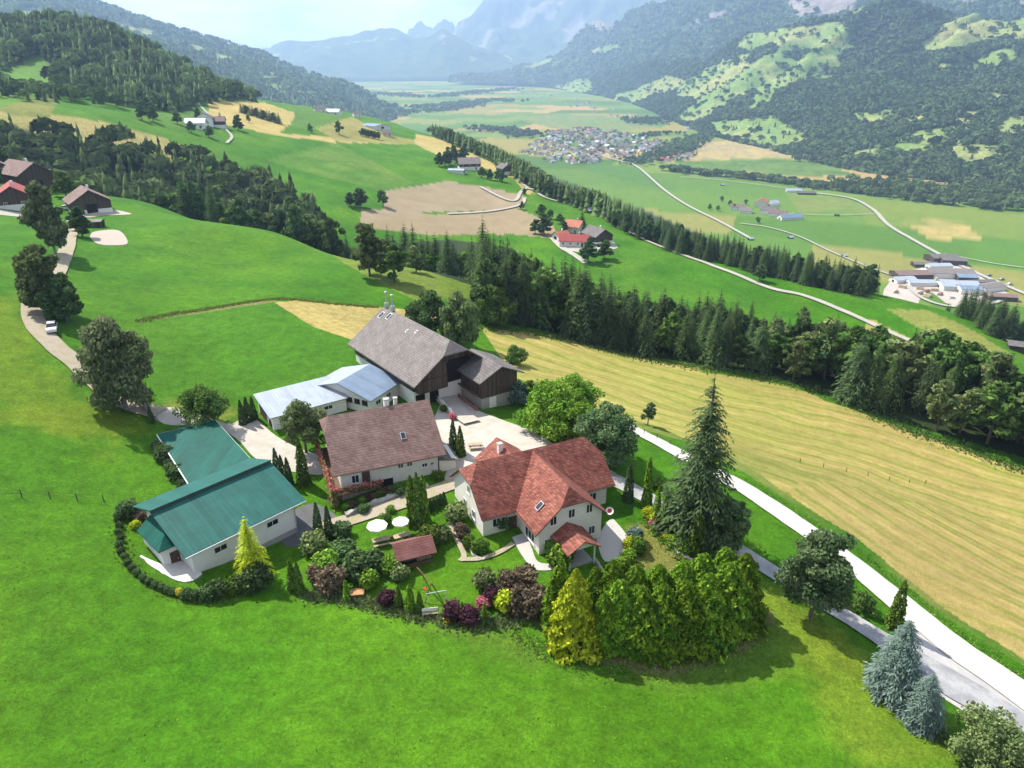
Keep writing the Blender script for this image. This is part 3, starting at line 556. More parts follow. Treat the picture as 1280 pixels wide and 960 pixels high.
NAMES = {'spruce': ('spruce_tree', 'spruce tree'), 'fir': ('fir_tree', 'fir tree'), 'broad': ('broadleaf_tree', 'tree'), 'olive': ('broadleaf_tree', 'tree'), 'darkbroad': ('broadleaf_tree', 'tree'), 'lime': ('fruit_tree', 'tree'), 'thuja': ('thuja', 'conifer'), 'darkthuja': ('thuja', 'conifer'), 'brightthuja': ('thuja', 'conifer'), 'hedgecone': ('cypress', 'conifer'), 'goldcone': ('golden_cypress', 'conifer')}
def plant(k, loc, h, label, group=None, wide=1.0, parts=True, rz=None, tilt=0.0, name=None):
    """a tree or shrub of kind k: an Empty at its foot with its crown and its trunk"""
    cr, tr = KIND[k]; base = k.rstrip('0123456789'); nm, cat = NAMES.get(base, ('shrub', 'shrub'))
    z = loc[2] if len(loc) > 2 else gz(loc[0], loc[1]); rz = random.random()*6.28 if rz is None else rz
    if parts:
        e = empty(name or nm, (loc[0], loc[1], z-.05), rz, label, cat, group); e.rotation_euler = (0, tilt, rz); e.scale = (h*wide, h*wide, h); link('crown', cr, e); link('trunk', tr, e)
    else:
        e = link(name or nm, cr); e.location = (loc[0], loc[1], z-.05); e.scale = (h*wide, h*wide, h); e.rotation_euler = (0, 0, rz); prop(e, label, cat, group)
    return e
def hero(name, loc, crown, trunk, label, cat='tree', rz=0.0):
    e = empty(name, loc, rz, label, cat); link('crown', crown, e); link('trunk', trunk, e); return e
# ---- merged woods: templates stamped in bulk into one mesh of kind stuff
def tmpl(tiers, sides, r, seed, jag=.25):
    rng = np.random.default_rng(seed); V = []; Fc = []; c = []
    for i in range(tiers):
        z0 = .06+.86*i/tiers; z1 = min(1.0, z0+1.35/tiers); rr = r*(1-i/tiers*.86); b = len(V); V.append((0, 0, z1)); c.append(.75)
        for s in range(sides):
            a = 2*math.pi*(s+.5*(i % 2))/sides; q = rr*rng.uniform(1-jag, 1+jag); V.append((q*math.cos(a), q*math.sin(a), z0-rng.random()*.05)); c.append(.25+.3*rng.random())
        for s in range(sides): Fc.append((b, b+1+s, b+1+(s+1) % sides))
    return np.array(V), np.array(Fc), np.array(c)
def tmpl_round(r, seed, n=70):
    rng = np.random.default_rng(seed); d = rng.normal(size=(n, 3)); d /= np.linalg.norm(d, axis=1)[:, None]; d[:, 2] = np.abs(d[:, 2])*.9-.25
    V = []; Fc = []; c = []
    for i in range(n):
        C = np.array([0, 0, .55])+d[i]*np.array([r, r, .42])*rng.uniform(.75, 1.1); Nn = d[i]+rng.normal(size=3)*.3; Nn /= np.linalg.norm(Nn); T = np.cross(Nn, rng.normal(size=3)); T /= np.linalg.norm(T); B = np.cross(Nn, T); s = r*.62*(26/n)**.42
        b = len(V); V += [C+T*s, C-T*.5*s+B*.87*s, C-T*.5*s-B*.87*s]; Fc.append((b, b+1, b+2)); c += [rng.random()]*3
    return np.array(V), np.array(Fc), np.array(c)
TM = {'con': [tmpl(4, 6, .19, i) for i in range(3)], 'far': [tmpl(2, 5, .21, 9+i) for i in range(3)], 'rnd': [tmpl_round(.36, i) for i in range(3)], 'farrnd': [tmpl_round(.42, 5+i, 12) for i in range(3)]}
def wood(name, pts, hts, kinds, m, label, wide=1.0):
    rng = np.random.default_rng(len(pts)); VV = []; FF = []; CC = []; off = 0; pts = np.asarray(pts); kinds = np.asarray(kinds)
    for kd in sorted(set(kinds.tolist())):
        for j in range(3):
            idx = np.where((kinds == kd) & (np.arange(len(pts)) % 3 == j))[0]
            if len(idx) == 0: continue
            v, f, c = TM[kd][j]; n = len(idx); a = rng.random(n)*6.28; h = hts[idx]; w = h*rng.uniform(.8, 1.25, n)*wide; x = (v[None, :, 0]*np.cos(a)[:, None]-v[None, :, 1]*np.sin(a)[:, None])*w[:, None]; y = (v[None, :, 0]*np.sin(a)[:, None]+v[None, :, 1]*np.cos(a)[:, None])*w[:, None]
            V = np.stack([x, y, v[None, :, 2]*h[:, None]], -1)+pts[idx][:, None, :]; VV.append(V.reshape(-1, 3)); FF.append((f[None]+(np.arange(n)*len(v))[:, None, None]).reshape(-1, 3)+off); off += n*len(v)
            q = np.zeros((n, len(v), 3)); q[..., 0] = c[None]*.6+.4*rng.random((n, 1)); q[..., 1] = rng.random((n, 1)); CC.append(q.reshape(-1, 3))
    return prop(link(name, np_mesh(name, np.concatenate(VV), np.concatenate(FF), m, np.concatenate(CC))), label, None, None, 'stuff')
HILLM = mat_leaf('hill_forest', (.050,.088,.034), (.115,.165,.060), .5, .15)
WOODM = mat_leaf('far_forest', (.050,.088,.030), (.120,.165,.056), .5, .15)
def on_mountain(Pn, C, n, seed, wmin=.02, wmax=1.0):
    """points on a hillside where its cover is wood, evenly by area"""
    rng = np.random.default_rng(seed); A = Pn[:-2]; cc = C[:-2]; a = np.linalg.norm(np.cross(A[1:, :-1]-A[:-1, :-1], A[:-1, 1:]-A[:-1, :-1]), axis=-1); d2 = (A[:-1, :-1, 0]**2+A[:-1, :-1, 1]**2)
    px, py, _ = proj(A[:-1, :-1, 0], A[:-1, :-1, 1], A[:-1, :-1, 2]); see = (px > -60) & (px < 1340) & (py > -60); w_ = a/d2**.75*see*np.where(cc[:-1, :-1, 0] < .082, 1, .035); p = (w_/w_.sum()).ravel(); k = rng.choice(p.size, n, p=p); i, j = np.unravel_index(k, w_.shape); u = rng.random(n)[:, None]; v = rng.random(n)[:, None]
    return A[i, j]*(1-u)*(1-v)+A[i+1, j]*u*(1-v)+A[i, j+1]*(1-u)*v+A[i+1, j+1]*u*v
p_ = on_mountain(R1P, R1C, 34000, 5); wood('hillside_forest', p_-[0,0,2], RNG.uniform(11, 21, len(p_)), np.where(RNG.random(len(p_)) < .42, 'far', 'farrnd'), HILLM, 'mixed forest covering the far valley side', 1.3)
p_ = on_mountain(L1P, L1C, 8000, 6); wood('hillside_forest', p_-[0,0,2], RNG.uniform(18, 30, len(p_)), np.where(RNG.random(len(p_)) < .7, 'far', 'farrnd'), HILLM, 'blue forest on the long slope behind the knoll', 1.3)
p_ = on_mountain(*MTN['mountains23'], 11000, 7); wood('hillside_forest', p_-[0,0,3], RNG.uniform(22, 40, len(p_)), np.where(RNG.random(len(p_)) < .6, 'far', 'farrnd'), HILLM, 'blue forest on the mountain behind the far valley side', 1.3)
def ground_pts(poly, spacing, jit=.45, seed=1):
    """jittered grid of ground points inside an outline given as points on the ground (world x, y)"""
    rng = np.random.default_rng(seed); P = np.array(poly); x0, y0 = P.min(0); x1, y1 = P.max(0); X, Y = np.meshgrid(np.arange(x0, x1, spacing), np.arange(y0, y1, spacing*.87)); X = X+(np.arange(X.shape[0]) % 2)[:, None]*spacing*.5
    X = X+rng.uniform(-jit, jit, X.shape)*spacing; Y = Y+rng.uniform(-jit, jit, Y.shape)*spacing; k = inpoly(X, Y, [tuple(p) for p in P]); x, y = X[k], Y[k]; return np.c_[x, y, hz(x, y)]
GP = lambda *a: [tuple(G(px, py)[:2]) for px, py in a]
AP = lambda *a: [tuple(at_pd(px, d, -20)[:2]) for px, d in a]
# knoll wood
kp = ground_pts(AP((-60,720),(0,700),(60,740),(110,700),(170,640),(235,690),(250,760),(330,950),(320,1010),(210,1000),(95,960),(0,900),(-120,800)), 10.5, .45, 3)
kx, ky, _ = proj(kp[:, 0], kp[:, 1], kp[:, 2]); op = inpoly(kx, ky, [(0,92),(30,80),(52,70),(75,92),(60,120),(30,125),(0,140)])
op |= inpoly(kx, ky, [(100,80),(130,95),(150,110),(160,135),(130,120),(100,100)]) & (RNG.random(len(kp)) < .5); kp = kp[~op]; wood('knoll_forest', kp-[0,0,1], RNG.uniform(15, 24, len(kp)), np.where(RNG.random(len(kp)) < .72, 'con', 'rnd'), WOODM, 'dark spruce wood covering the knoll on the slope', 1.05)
# broken wood at its foot, on the right and lower left
q_ = ground_pts(AP((-60,520),(60,530),(120,560),(168,600),(168,640),(90,690),(0,690),(-60,650)), 11, .5, 4); wood('knoll_foot_wood', q_-[0,0,1], RNG.uniform(9, 15, len(q_)), np.where(RNG.random(len(q_)) < .2, 'con', 'rnd'), WOODM, 'broadleaf copse at the foot of the wooded knoll', 1.0)
# valley: river wood, copses, tree lines
def line_wood(name, pix, wd, sp, h, label, seed, kinds=('rnd', 'con'), pc=.25):
    L = smooth_line([PZ(px, py, VALLEY)[:2] for px, py in pix], 30); s = np.r_[0, np.cumsum(np.linalg.norm(np.diff(L, axis=0), axis=1))]; rng = np.random.default_rng(seed); n = int(s[-1]*wd/sp**2)+2; q = rng.random(n)*s[-1]; x = np.interp(q, s, L[:, 0])+rng.normal(size=n)*wd*.35; y = np.interp(q, s, L[:, 1])+rng.normal(size=n)*wd*.35; p = np.c_[x, y, hz(x, y)-1]
    wood(name, p, rng.uniform(*h, n), np.where(rng.random(n) < pc, kinds[1], kinds[0]), WOODM, label, 1.15)
line_wood('riverside_wood', [(830,213),(900,220),(960,226),(1030,236),(1090,243),(1150,252),(1220,258),(1300,265)], 32, 8, (12, 20), 'band of trees along the river across the valley fields', 11)
line_wood('riverside_wood', [(1020,200),(1100,212),(1150,222),(1220,228),(1300,238)], 90, 10, (12, 22), 'wood between the river and the far valley side', 12)
line_wood('riverside_wood', [(1200,238),(1250,240),(1310,243)], 100, 10, (12, 22), 'broad wood where the river bends away', 13)
line_wood('riverside_wood', [(1080,231),(1150,240),(1220,247),(1310,256)], 110, 9, (12, 22), 'thick wood in the river bend below the far slope', 21)
line_wood('valley_copse', [(600,162),(640,166),(650,172)], 110, 14, (14, 22), 'copse beside the village on the valley floor', 14)
line_wood('valley_copse', [(790,205),(830,196),(850,185),(880,172)], 80, 12, (12, 20), 'trees along the stream beside the village', 15)
line_wood('valley_copse', [(520,136),(560,132),(620,126),(640,128)], 110, 22, (14, 24), 'dark line of trees far down the valley', 16, ('farrnd', 'far'))
line_wood('valley_copse', [(510,142),(560,138),(600,130)], 90, 20, (14, 24), 'second line of trees far down the valley', 17, ('farrnd', 'far'))
line_wood('valley_copse', [(480,118),(540,122),(600,116),(640,112)], 160, 30, (14, 26), 'hazy trees at the far end of the valley', 18, ('farrnd', 'far'))
line_wood('valley_copse', [(880,145),(850,150),(800,150),(810,156)], 120, 16, (12, 20), 'trees at the foot of the far slope', 19)
line_wood('valley_copse', [(800,172),(830,168),(850,168)], 40, 12, (12, 18), 'tree clump by the sports ground of the village', 20)
# ------------------------------------------------------------------ building kit
WHITE = mat('white_render', (.74,.73,.69), .9, .06, .8, (.66,.65,.61), .15); CREAM = mat('cream_render', (.66,.62,.50), .9, .06, .8, (.60,.56,.45), .15); OLDW = mat('weathered_render', (.66,.66,.60), .9, .12, .7, (.52,.53,.46), .2)
TILE_RED = mat_tiles('red_clay_tiles', (.178,.048,.033), (.252,.088,.058), .24, .8, .38, .35); TILE_BRN = mat_tiles('weathered_brown_tiles', (.145,.084,.070), (.200,.128,.110), .22, .85, .2, .3)
SLATE = mat_tiles('grey_shingles', (.155,.135,.125), (.205,.18,.168), .24, .85, .16, .2); SLATE_D = mat_tiles('dark_grey_shingles', (.11,.10,.095), (.155,.14,.132), .24, .85, .16, .1)
GREENS = mat_sheet('green_sheet', (.014,.092,.076), .55, 0, .55, 0, .12, .2); GREEND = mat_sheet('dark_green_sheet', (.004,.078,.058), .6, 0, .6, 0, .14, .15); BLUES = mat_sheet('blue_grey_sheet', (.155,.21,.285), .5, 0, .4, .0, .1); PALES = mat_sheet('pale_grey_sheet', (.30,.34,.385), .5, 0, .4, .0, .08)
WOODD = mat_boards('dark_boards', (.045,.030,.022), (.115,.085,.065)); WOODM_ = mat_boards('brown_boards', (.10,.055,.032), (.16,.10,.065)); WOODL = mat_boards('pale_planks', (.34,.24,.15), (.44,.34,.24), .14)
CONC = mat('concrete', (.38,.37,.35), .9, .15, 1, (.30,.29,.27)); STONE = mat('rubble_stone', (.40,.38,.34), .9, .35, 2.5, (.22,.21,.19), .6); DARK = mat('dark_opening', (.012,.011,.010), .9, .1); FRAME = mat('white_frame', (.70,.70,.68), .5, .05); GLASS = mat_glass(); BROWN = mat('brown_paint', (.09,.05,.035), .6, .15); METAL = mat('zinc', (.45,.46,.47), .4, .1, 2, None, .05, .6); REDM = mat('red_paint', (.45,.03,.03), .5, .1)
def extr(b, prof, x0, x1, m=0):
    """profile in (y, z) pulled along x"""
    n = len(prof); A = sum(prof[i][0]*prof[(i+1) % n][1]-prof[(i+1) % n][0]*prof[i][1] for i in range(n)); p = prof if A > 0 else prof[::-1]
    vs = [(x0, y, z) for y, z in p]+[(x1, y, z) for y, z in p]
    return b.add(vs, [tuple(range(n-1, -1, -1)), tuple(range(n, 2*n))]+[(i, (i+1) % n, n+(i+1) % n, n+i) for i in range(n)], m)
def extry(b, prof, y0, y1, m=0):
    n = len(prof); A = sum(prof[i][0]*prof[(i+1) % n][1]-prof[(i+1) % n][0]*prof[i][1] for i in range(n)); p = prof if A < 0 else prof[::-1]
    vs = [(x, y0, z) for x, z in p]+[(x, y1, z) for x, z in p]
    return b.add(vs, [tuple(range(n-1, -1, -1)), tuple(range(n, 2*n))]+[(i, (i+1) % n, n+(i+1) % n, n+i) for i in range(n)], m)
def win(parent, x, y, z, w, h, face='f', name='window', fm=None, bars=1, pane='pane'):
    """window on a wall face of the local frame: f looks to -y, b to +y, l to -x, r to +x; frame proud of the wall, pane set in it"""
    e = link(name, bpy.data.meshes.new(name)); b = MB(); t = .09; g = MB()
    b.box(-w/2, w/2, -.07, .03, -h/2, -h/2+t).box(-w/2, w/2, -.07, .03, h/2-t, h/2).box(-w/2, -w/2+t, -.068, .03, -h/2+t, h/2-t).box(w/2-t, w/2, -.068, .03, -h/2+t, h/2-t)
    for i in range(bars): xx = -w/2+w*(i+1)/(bars+1); b.box(xx-.03, xx+.03, -.06, .02, -h/2+t, h/2-t)
    b.box(-w/2-.08, w/2+.08, -.13, .0, -h/2-.06, -h/2-.002)
    e.data = b.mesh(name, fm or FRAME); e.parent = parent; e.location = (x, y, z); e.rotation_euler = (0, 0, {'f': 0, 'r': math.pi/2, 'b': math.pi, 'l': -math.pi/2}[face])
    g.box(-w/2+.05, w/2-.05, -.025, .025, -h/2+.05, h/2-.05).build(pane, GLASS, e); return e
def door(parent, x, y, z, w, h, face='f', m=None, name='door'):
    b = MB().box(-w/2, w/2, -.06, .03, 0, h).box(-w/2-.1, -w/2, -.09, .02, 0, h+.1).box(w/2, w/2+.1, -.09, .02, 0, h+.1).box(-w/2, w/2, -.09, .02, h, h+.1)
    o = b.build(name, m or BROWN, parent); o.location = (x, y, z); o.rotation_euler = (0, 0, {'f': 0, 'r': math.pi/2, 'b': math.pi, 'l': -math.pi/2}[face])
    hd = MB().box(w/2-.2, w/2-.12, -.12, -.06, h*.45, h*.52).build('handle', METAL, o); return o
def gable_roof(b, x0, x1, ye, yr, yb, ze, zr, zb=None, hip0=None, hip1=None, hx=1.2, t=.2, m=0):
    """ridge along x; half hips (their lower height) at either end"""
    zb = ze if zb is None else zb
    def side(yE, zE):
        p = [(x0, yE, zE), (x1, yE, zE)]; f = lambda zh: yE+(yr-yE)*(zh-zE)/(zr-zE)
        p += [(x1, f(hip1), hip1), (x1-hx, yr, zr)] if hip1 else [(x1, yr, zr)]
        p += [(x0+hx, yr, zr), (x0, f(hip0), hip0)] if hip0 else [(x0, yr, zr)]
        b.slab(p, t, m)
    side(ye, ze); side(yb, zb)
    f = lambda yE, zE, zh: yE+(yr-yE)*(zh-zE)/(zr-zE)
    if hip0: b.slab([(x0, f(ye, ze, hip0), hip0), (x0+hx, yr, zr), (x0, f(yb, zb, hip0), hip0)], t, m)
    if hip1: b.slab([(x1, f(ye, ze, hip1), hip1), (x1-hx, yr, zr), (x1, f(yb, zb, hip1), hip1)], t, m)
    return b
def chimney(parent, x, y, z0, z1, s=.35, m=None):
    c = MB().box(x-s, x+s, y-s, y+s, z0, z1).build('chimney', m or WHITE, parent); MB().box(x-s-.08, x+s+.08, y-s-.08, y+s+.08, z1, z1+.12).build('cap', CONC, c); return c
def skylight(parent, x, y, z, w, l, slope, dirx=0, diry=1):
    """roof window lying on a slope that rises toward (dirx, diry)"""
    o = MB().box(-w/2, w/2, -l/2, l/2, -.05, .1).build('roof_window', METAL, parent); MB().box(-w/2+.08, w/2-.08, -l/2+.08, l/2-.08, .06, .115).build('pane', GLASS, o)
    o.location = (x, y, z); o.rotation_euler = (slope, 0, math.atan2(-dirx, diry)); return o
# ------------------------------------------------------------------ red-tiled house with a cross wing
A = empty('family_house', (-3.7, 75.6, 0), R(25.4), 'white house under red clay tiles with a gabled front wing', 'house')
b = MB(); b2 = gable_roof(b, -.4, 19.2, -.81, 4.95, 10.7, 2.6, 7.5, None, 5.7, 5.7, 1.8)
wr = 9.47
b.slab([(4.25,-6.5,2.6), (7.64,-6.5,5.65), (wr,-5.0,7.3), (wr,4.75,7.3), (4.25,-.9,2.66)], .2)      # wing, left slope down to the valley
b.slab([(14.7,-6.5,2.6), (11.3,-6.5,5.65), (wr,-5.0,7.3), (wr,4.75,7.3), (14.7,-.9,2.66)], .2)
b.slab([(7.64,-6.5,5.65), (11.3,-6.5,5.65), (wr,-5.0,7.3)], .2)
b.slab([(3.6,11.2,4.2), (7.0,11.2,6.75), (7.0,6.0,6.75), (3.6,8.6,4.3)], .2); b.slab([(10.4,11.2,4.2), (7.0,11.2,6.75), (7.0,6.0,6.75), (10.4,8.6,4.3)], .2)
roof = b.build('roof', TILE_RED, A)
c = chimney(roof, 6.2, 8.3, 5.2, 7.35, .3); 
b = MB(); gp = [(0,-2.2), (9.9,-2.2), (9.9,3.15), (7.0,5.5), (2.9,5.5), (0,3.15)]; extr(b, gp, .02, 18.4)
wp = [(5.0,-2.4), (13.9,-2.4), (13.9,3.1), (11.3,5.4), (7.64,5.4), (5.0,3.1)]; extry(b, wp, -5.9, .5); extry(b, [(4.2,0), (9.8,0), (9.8,4.4), (7,6.3), (4.2,4.4)], 9.0, 10.8)
b.build('wall', mat('stucco', (.72,.69,.60), .9, .07, .7, (.64,.61,.53), .2), A)
for x, z in ((6.9,3.55), (9.45,3.9), (12.0,3.9)): win(A, x, -5.9, z, 1.0, 1.35)
win(A, 6.2, -5.9, .35, 1.0, 1.5); win(A, 12.5, -5.9, .5, 1.0, 1.3)
win(A, 5.0, -3.4, .55, 2.6, 1.7, 'l', bars=2); win(A, 1.9, 0, 1.1, 1.2, 1.3); win(A, 0.02, 3.0, 1.0, 1.0, 1.3, 'l'); win(A, 0.02, 6.0, 1.0, 1.0, 1.3, 'l'); win(A, 0.02, 4.6, 3.9, .9, 1.2, 'l'); win(A, 16.2, 0, .9, 1.2, 1.3)
door(A, 4.15, 0, -.85, 1.0, 2.1); door(A, 8.6, -5.9, -1.2, 1.3, 2.2)
b = MB(); b.slab([(6.5,-10.4,1.45), (8.8,-10.4,2.85), (8.8,-5.95,2.85), (6.5,-5.95,1.45)], .14); b.slab([(11.1,-10.4,1.45), (8.8,-10.4,2.85), (8.8,-5.95,2.85), (11.1,-5.95,1.45)], .14)
pr = b.build('porch_roof', TILE_RED, A); b = MB(); b.box(7.0,7.18,-9.9,-9.72,-2,1.7).box(10.45,10.63,-9.9,-9.72,-2,1.7); extry(b, [(6.95,1.55),(8.8,2.65),(10.65,1.55)], -9.95, -9.8); b.build('post', FRAME, pr)
b = MB().box(7.0, 10.6, -9.6, -6.0, -2, -1.0).build('porch_floor', CONC, A)
skylight(A, 6.2, -3.6, 4.52, .8, 1.2, math.atan(.9), 1, 0)
b = MB(); # white barge boards and gutters
ya = -6.53; b.bar((4.25,ya,2.5), (7.64,ya,5.55), .07).bar((14.7,ya,2.5), (11.3,ya,5.55), .07).bar((7.6,ya,5.55), (11.34,ya,5.55), .06).build('bargeboard', BROWN, A)
MB().bar((-.43,-.8,2.5), (-.43,2.85,5.6), .07).build('bargeboard', BROWN, A); MB().bar((-.43,10.7,2.5), (-.43,7.05,5.6), .07).build('bargeboard', BROWN, A)
MB().bar((-.4,-.9,2.45), (4.2,-.9,2.45), .08, n=6).bar((4.15,-6.5,2.45), (4.15,-.86,2.45), .08, n=6).build('gutter', BROWN, A); MB().bar((14.75,-.9,2.45), (19.2,-.9,2.45), .08, n=6).build('gutter', BROWN, A)
# ------------------------------------------------------------------ farmhouse with brown roof and flower balcony
B = empty('farmhouse', (-24.2, 83.9, 0), R(22), 'long farmhouse with weathered brown roof and a balcony of pink flowers', 'house')
roof = gable_roof(MB(), -.1, 15.9, 0, 8.2, 16.4, 3.4, 8.5, None, 6.9, None, 1.1, .22).build('roof', TILE_BRN, B)
chimney(roof, 9.6, 8.9, 7.4, 9.3, .36); chimney(roof, 11.1, 9.6, 7.0, 8.9, .25)
skylight(B, 10.6, 3.5, 5.68, .75, 1.15, math.atan(5.1/8.2)); skylight(B, 8.0, 10.6, 7.05, .7, 1.0, -math.atan(5.1/8.2))
b = MB(); extr(b, [(1.0,-.1), (15.4,-.1), (15.4,3.75), (11.2,6.6), (5.2,6.6), (1.0,3.75)], .9, 14.9); b.build('wall', OLDW, B)
MB().box(.85, 14.95, .95, 15.45, -3.2, -.1).build('basement_wall', STONE, B)
b = MB().box(-.45, 6.2, -.35, 1.0, .2, .4).box(-.45, .9, 1.0, 14.0, .2, .4); b.build('balcony', WOODM_, B)
rl = MB(); 
for x in np.arange(-.4, 6.2, .22): rl.box(x, x+.14, -.36, -.31, .4, 1.3)
for y in np.arange(-.3, 14, .22): rl.box(-.46, -.41, y, y+.14, .4, 1.3)
rl.bar((-.45,-.34,1.32), (6.2,-.34,1.32), .06).bar((-.44,-.34,1.32), (-.44,14,1.32), .06); rl.build('railing', WOODM_, B)
for x in (2.9,): win(B, x, 1.0, 1.65, 1.1, 1.3)
win(B, 9.4, 1.0, 2.4, .9, .9); win(B, 10.7, 1.0, 2.4, .9, .9); win(B, 12.9, 1.0, 1.7, .9, .7); win(B, 14.0, 1.0, 1.7, .6, .6); win(B, .9, 5, 1.7, 1.1, 1.3, 'l'); win(B, .9, 9, 1.7, 1.1, 1.3, 'l'); win(B, .9, 8.2, 5.2, 1.0, 1.1, 'l')
door(B, 6.9, .95, -1.6, 2.3, 2.2, 'f', DARK, 'garage_door'); door(B, 4.4, 1.0, .42, .9, 2.0)
MB().bar((-.1,-.08,3.3), (15.9,-.08,3.3), .09, n=6).bar((15.8,.2,3.3), (15.0,.9,2.6), .05, n=5).bar((15.0,.9,2.6), (15.0,.9,-.5), .05, n=5).build('gutter', BROWN, B)
MB().box(15.05, 17.6, 1.0, 5.4, -1.5, 1.9).build('lean_to', OLDW, B)
MB().slab([(15.0,.6,2.3), (18.0,.6,1.7), (18.0,5.8,1.7), (15.0,5.8,2.3)], .15).build('lean_to_roof', SLATE_D, B)
def flowers(name, pts, n, s, lf, label, cat, spread=(.25,.25,.3), seed=3, leafy='broad', group=None):
    rng = np.random.default_rng(seed); P = np.array(pts, float); k = rng.integers(0, len(P)-1, n); f = rng.random((n, 1)); C = P[k]*(1-f)+P[k+1]*f+rng.normal(size=(n, 3))*np.array(spread); V, c = leafquads(C, rng.normal(size=(n, 3))+np.array([0,-.5,.6]), s, rng, rng.random(n)); half = n//2*4
    e = empty(name, tuple(P.mean(0)), 0, label, cat, group); off = P.mean(0); link('blossoms', quadmesh('blossoms', V[:half]-off, c[:half], LF[lf]), e); link('leaves', quadmesh('leaves', V[half:]-off-np.array([0,0,.12]), c[half:], LF[leafy]), e); return e
def W(e, x, y, z=0.0):
    a = e.rotation_euler.z; return (e.location.x+x*math.cos(a)-y*math.sin(a), e.location.y+x*math.sin(a)+y*math.cos(a), e.location.z+z)
flowers('flower_box', [W(B,-.55,-.4,1.25), W(B,3,-.5,1.25), W(B,6.3,-.45,1.2)], 900, .22, 'pink', 'pink geraniums along the front railing of the farmhouse balcony', 'flowers', (.12,.12,.22), 4)
flowers('flower_box', [W(B,-.6,-.4,1.25), W(B,-.6,6,1.25), W(B,-.6,14,1.25)], 1300, .24, 'pink', 'pink geraniums along the gable balcony of the farmhouse', 'flowers', (.15,.2,.3), 5)
flowers('climbing_roses', [W(B,-.3,-.2,-2.0), W(B,-.4,.2,-.6), W(B,-.4,.3,.2)], 260, .24, 'pink', 'pink climbing roses at the foot of the farmhouse corner', 'flowers', (.35,.3,.3), 6)
# ------------------------------------------------------------------ big barn
C_ = empty('barn', (-31.8, 129.5, 0), R(-52.8), 'large dark timber barn with a steep grey shingle roof', 'barn')
roof = gable_roof(MB(), 0, 25.5, 0, 8.5, 17, 5.0, 11.0, None, None, 9.3, 1.9, .22).build('roof', SLATE, C_)
for x, y in ((1.6, 6.9), (4.0, 7.3)): skylight(roof, x, y, 5+6*y/8.5+.02, .9, 1.5, math.atan(6/8.5))
for x, y in ((12, 6.6), (14.5, 7.2)): skylight(roof, x, y, 5+6*y/8.5+.02, .5, .7, math.atan(6/8.5))
b = MB(); g_ = [(1.1,3.0), (15.9,3.0), (15.9,5.65), (10.9,9.1), (6.1,9.1), (1.1,5.65)]; extr(b, g_, .6, 23.2); b.build('wall', WOODD, C_)
MB().box(.7, 23.1, 1.2, 15.8, -2.5, 3.0).build('ground_floor_wall', WHITE, C_)
b = MB().box(23.2, 24.6, 1.4, 7.2, 2.9, 5.2); extr(b, [(1.2,5.2), (7.2,5.2), (7.2,7.0), (6.1,8.6), (1.2,5.6)], 23.2, 24.4); b.build('gable_boards', WOODD, C_)
extr(MB(), [(7.4,3.0), (13.4,3.0), (13.4,6.2), (12,7.2), (8.6,7.2), (7.4,6.2)], 23.1, 23.3).build('barn_opening', DARK, C_)
for y in (2.4, 5.2): door(C_, 23.1, y, -.2, 1.6, 2.3, 'r', DARK, 'stable_door')
win(C_, .7, 5, 1.6, 1.0, .9, 'l'); win(C_, 5, 1.2, 3.7, 1.1, .8); win(C_, 9.5, 1.2, 2.2, 1.2, .8)
# two zinc ventilators on the far end of the ridge
for x in (.9, 3.4):
    v = MB().box(x-.35, x+.35, 8.15, 8.85, 10.6, 11.9).build('ventilator', METAL, C_); MB().bar((x, 8.5, 11.9), (x, 8.5, 13.9), .16, n=8).ball((x, 8.5, 14.0), .36, .36, .26).build('cowl', METAL, v)
# ------------------------------------------------------------------ granary
D_ = empty('granary', (-11.2, 119.1, 0), R(-56), 'small dark timber granary with a grey roof, standing beside the barn', 'barn')
gable_roof(MB(), 0, 10.2, 0, 4.6, 9.2, 5.0, 7.2, t=.2).build('roof', SLATE_D, D_)
b = MB(); extr(b, [(.9,1.6), (8.3,1.6), (8.3,5.2), (4.6,6.95), (.9,5.2)], .7, 9.3); b.build('wall', WOODD, D_); MB().box(.75, 9.25, .95, 8.25, -3, 1.6).build('plinth', STONE, D_)
door(D_, 9.25, 3.2, -.6, 1.2, 1.9, 'r', FRAME); win(D_, 9.3, 5.0, 3.6, .7, .7, 'r', fm=WOODM_); win(D_, 4.5, .9, 3.4, .7, .7, 'f', fm=WOODM_); MB().box(2, 8.6, .15, .9, 2.05, 2.2).build('gallery', WOODM_, D_)
# ------------------------------------------------------------------ blue-roofed cow shed between barn and long stable
E_ = empty('cow_shed', (-29.7, 111.4, 0), R(63.7), 'white cow shed with a low blue-grey metal gable roof against the barn', 'barn')
b = MB(); b.slab([(-.3,0,5.0), (9.2,0,5.0), (9.2,-6.9,3.0), (-.3,-6.9,3.0)], .15); b.build('roof', BLUES, E_); MB().slab([(-.3,.002,5.0), (9.2,.002,5.0), (9.2,6.6,3.05), (-.3,6.6,3.05)], .15).build('roof_slope', PALES, E_)
b = MB(); extr(b, [(-6.3,-2), (6.0,-2), (6.0,3.0), (0,4.75), (-6.3,2.95)], .3, 8.8); b.build('wall', WHITE, E_)
for y in (-5.2, -3.6, -2.0): win(E_, .3, y, 2.1, 1.15, .9, 'l', fm=BROWN)
win(E_, 2.5, -6.3, 1.6, 1.4, .9, 'f'); win(E_, 5.5, -6.3, 1.6, 1.4, .9, 'f')
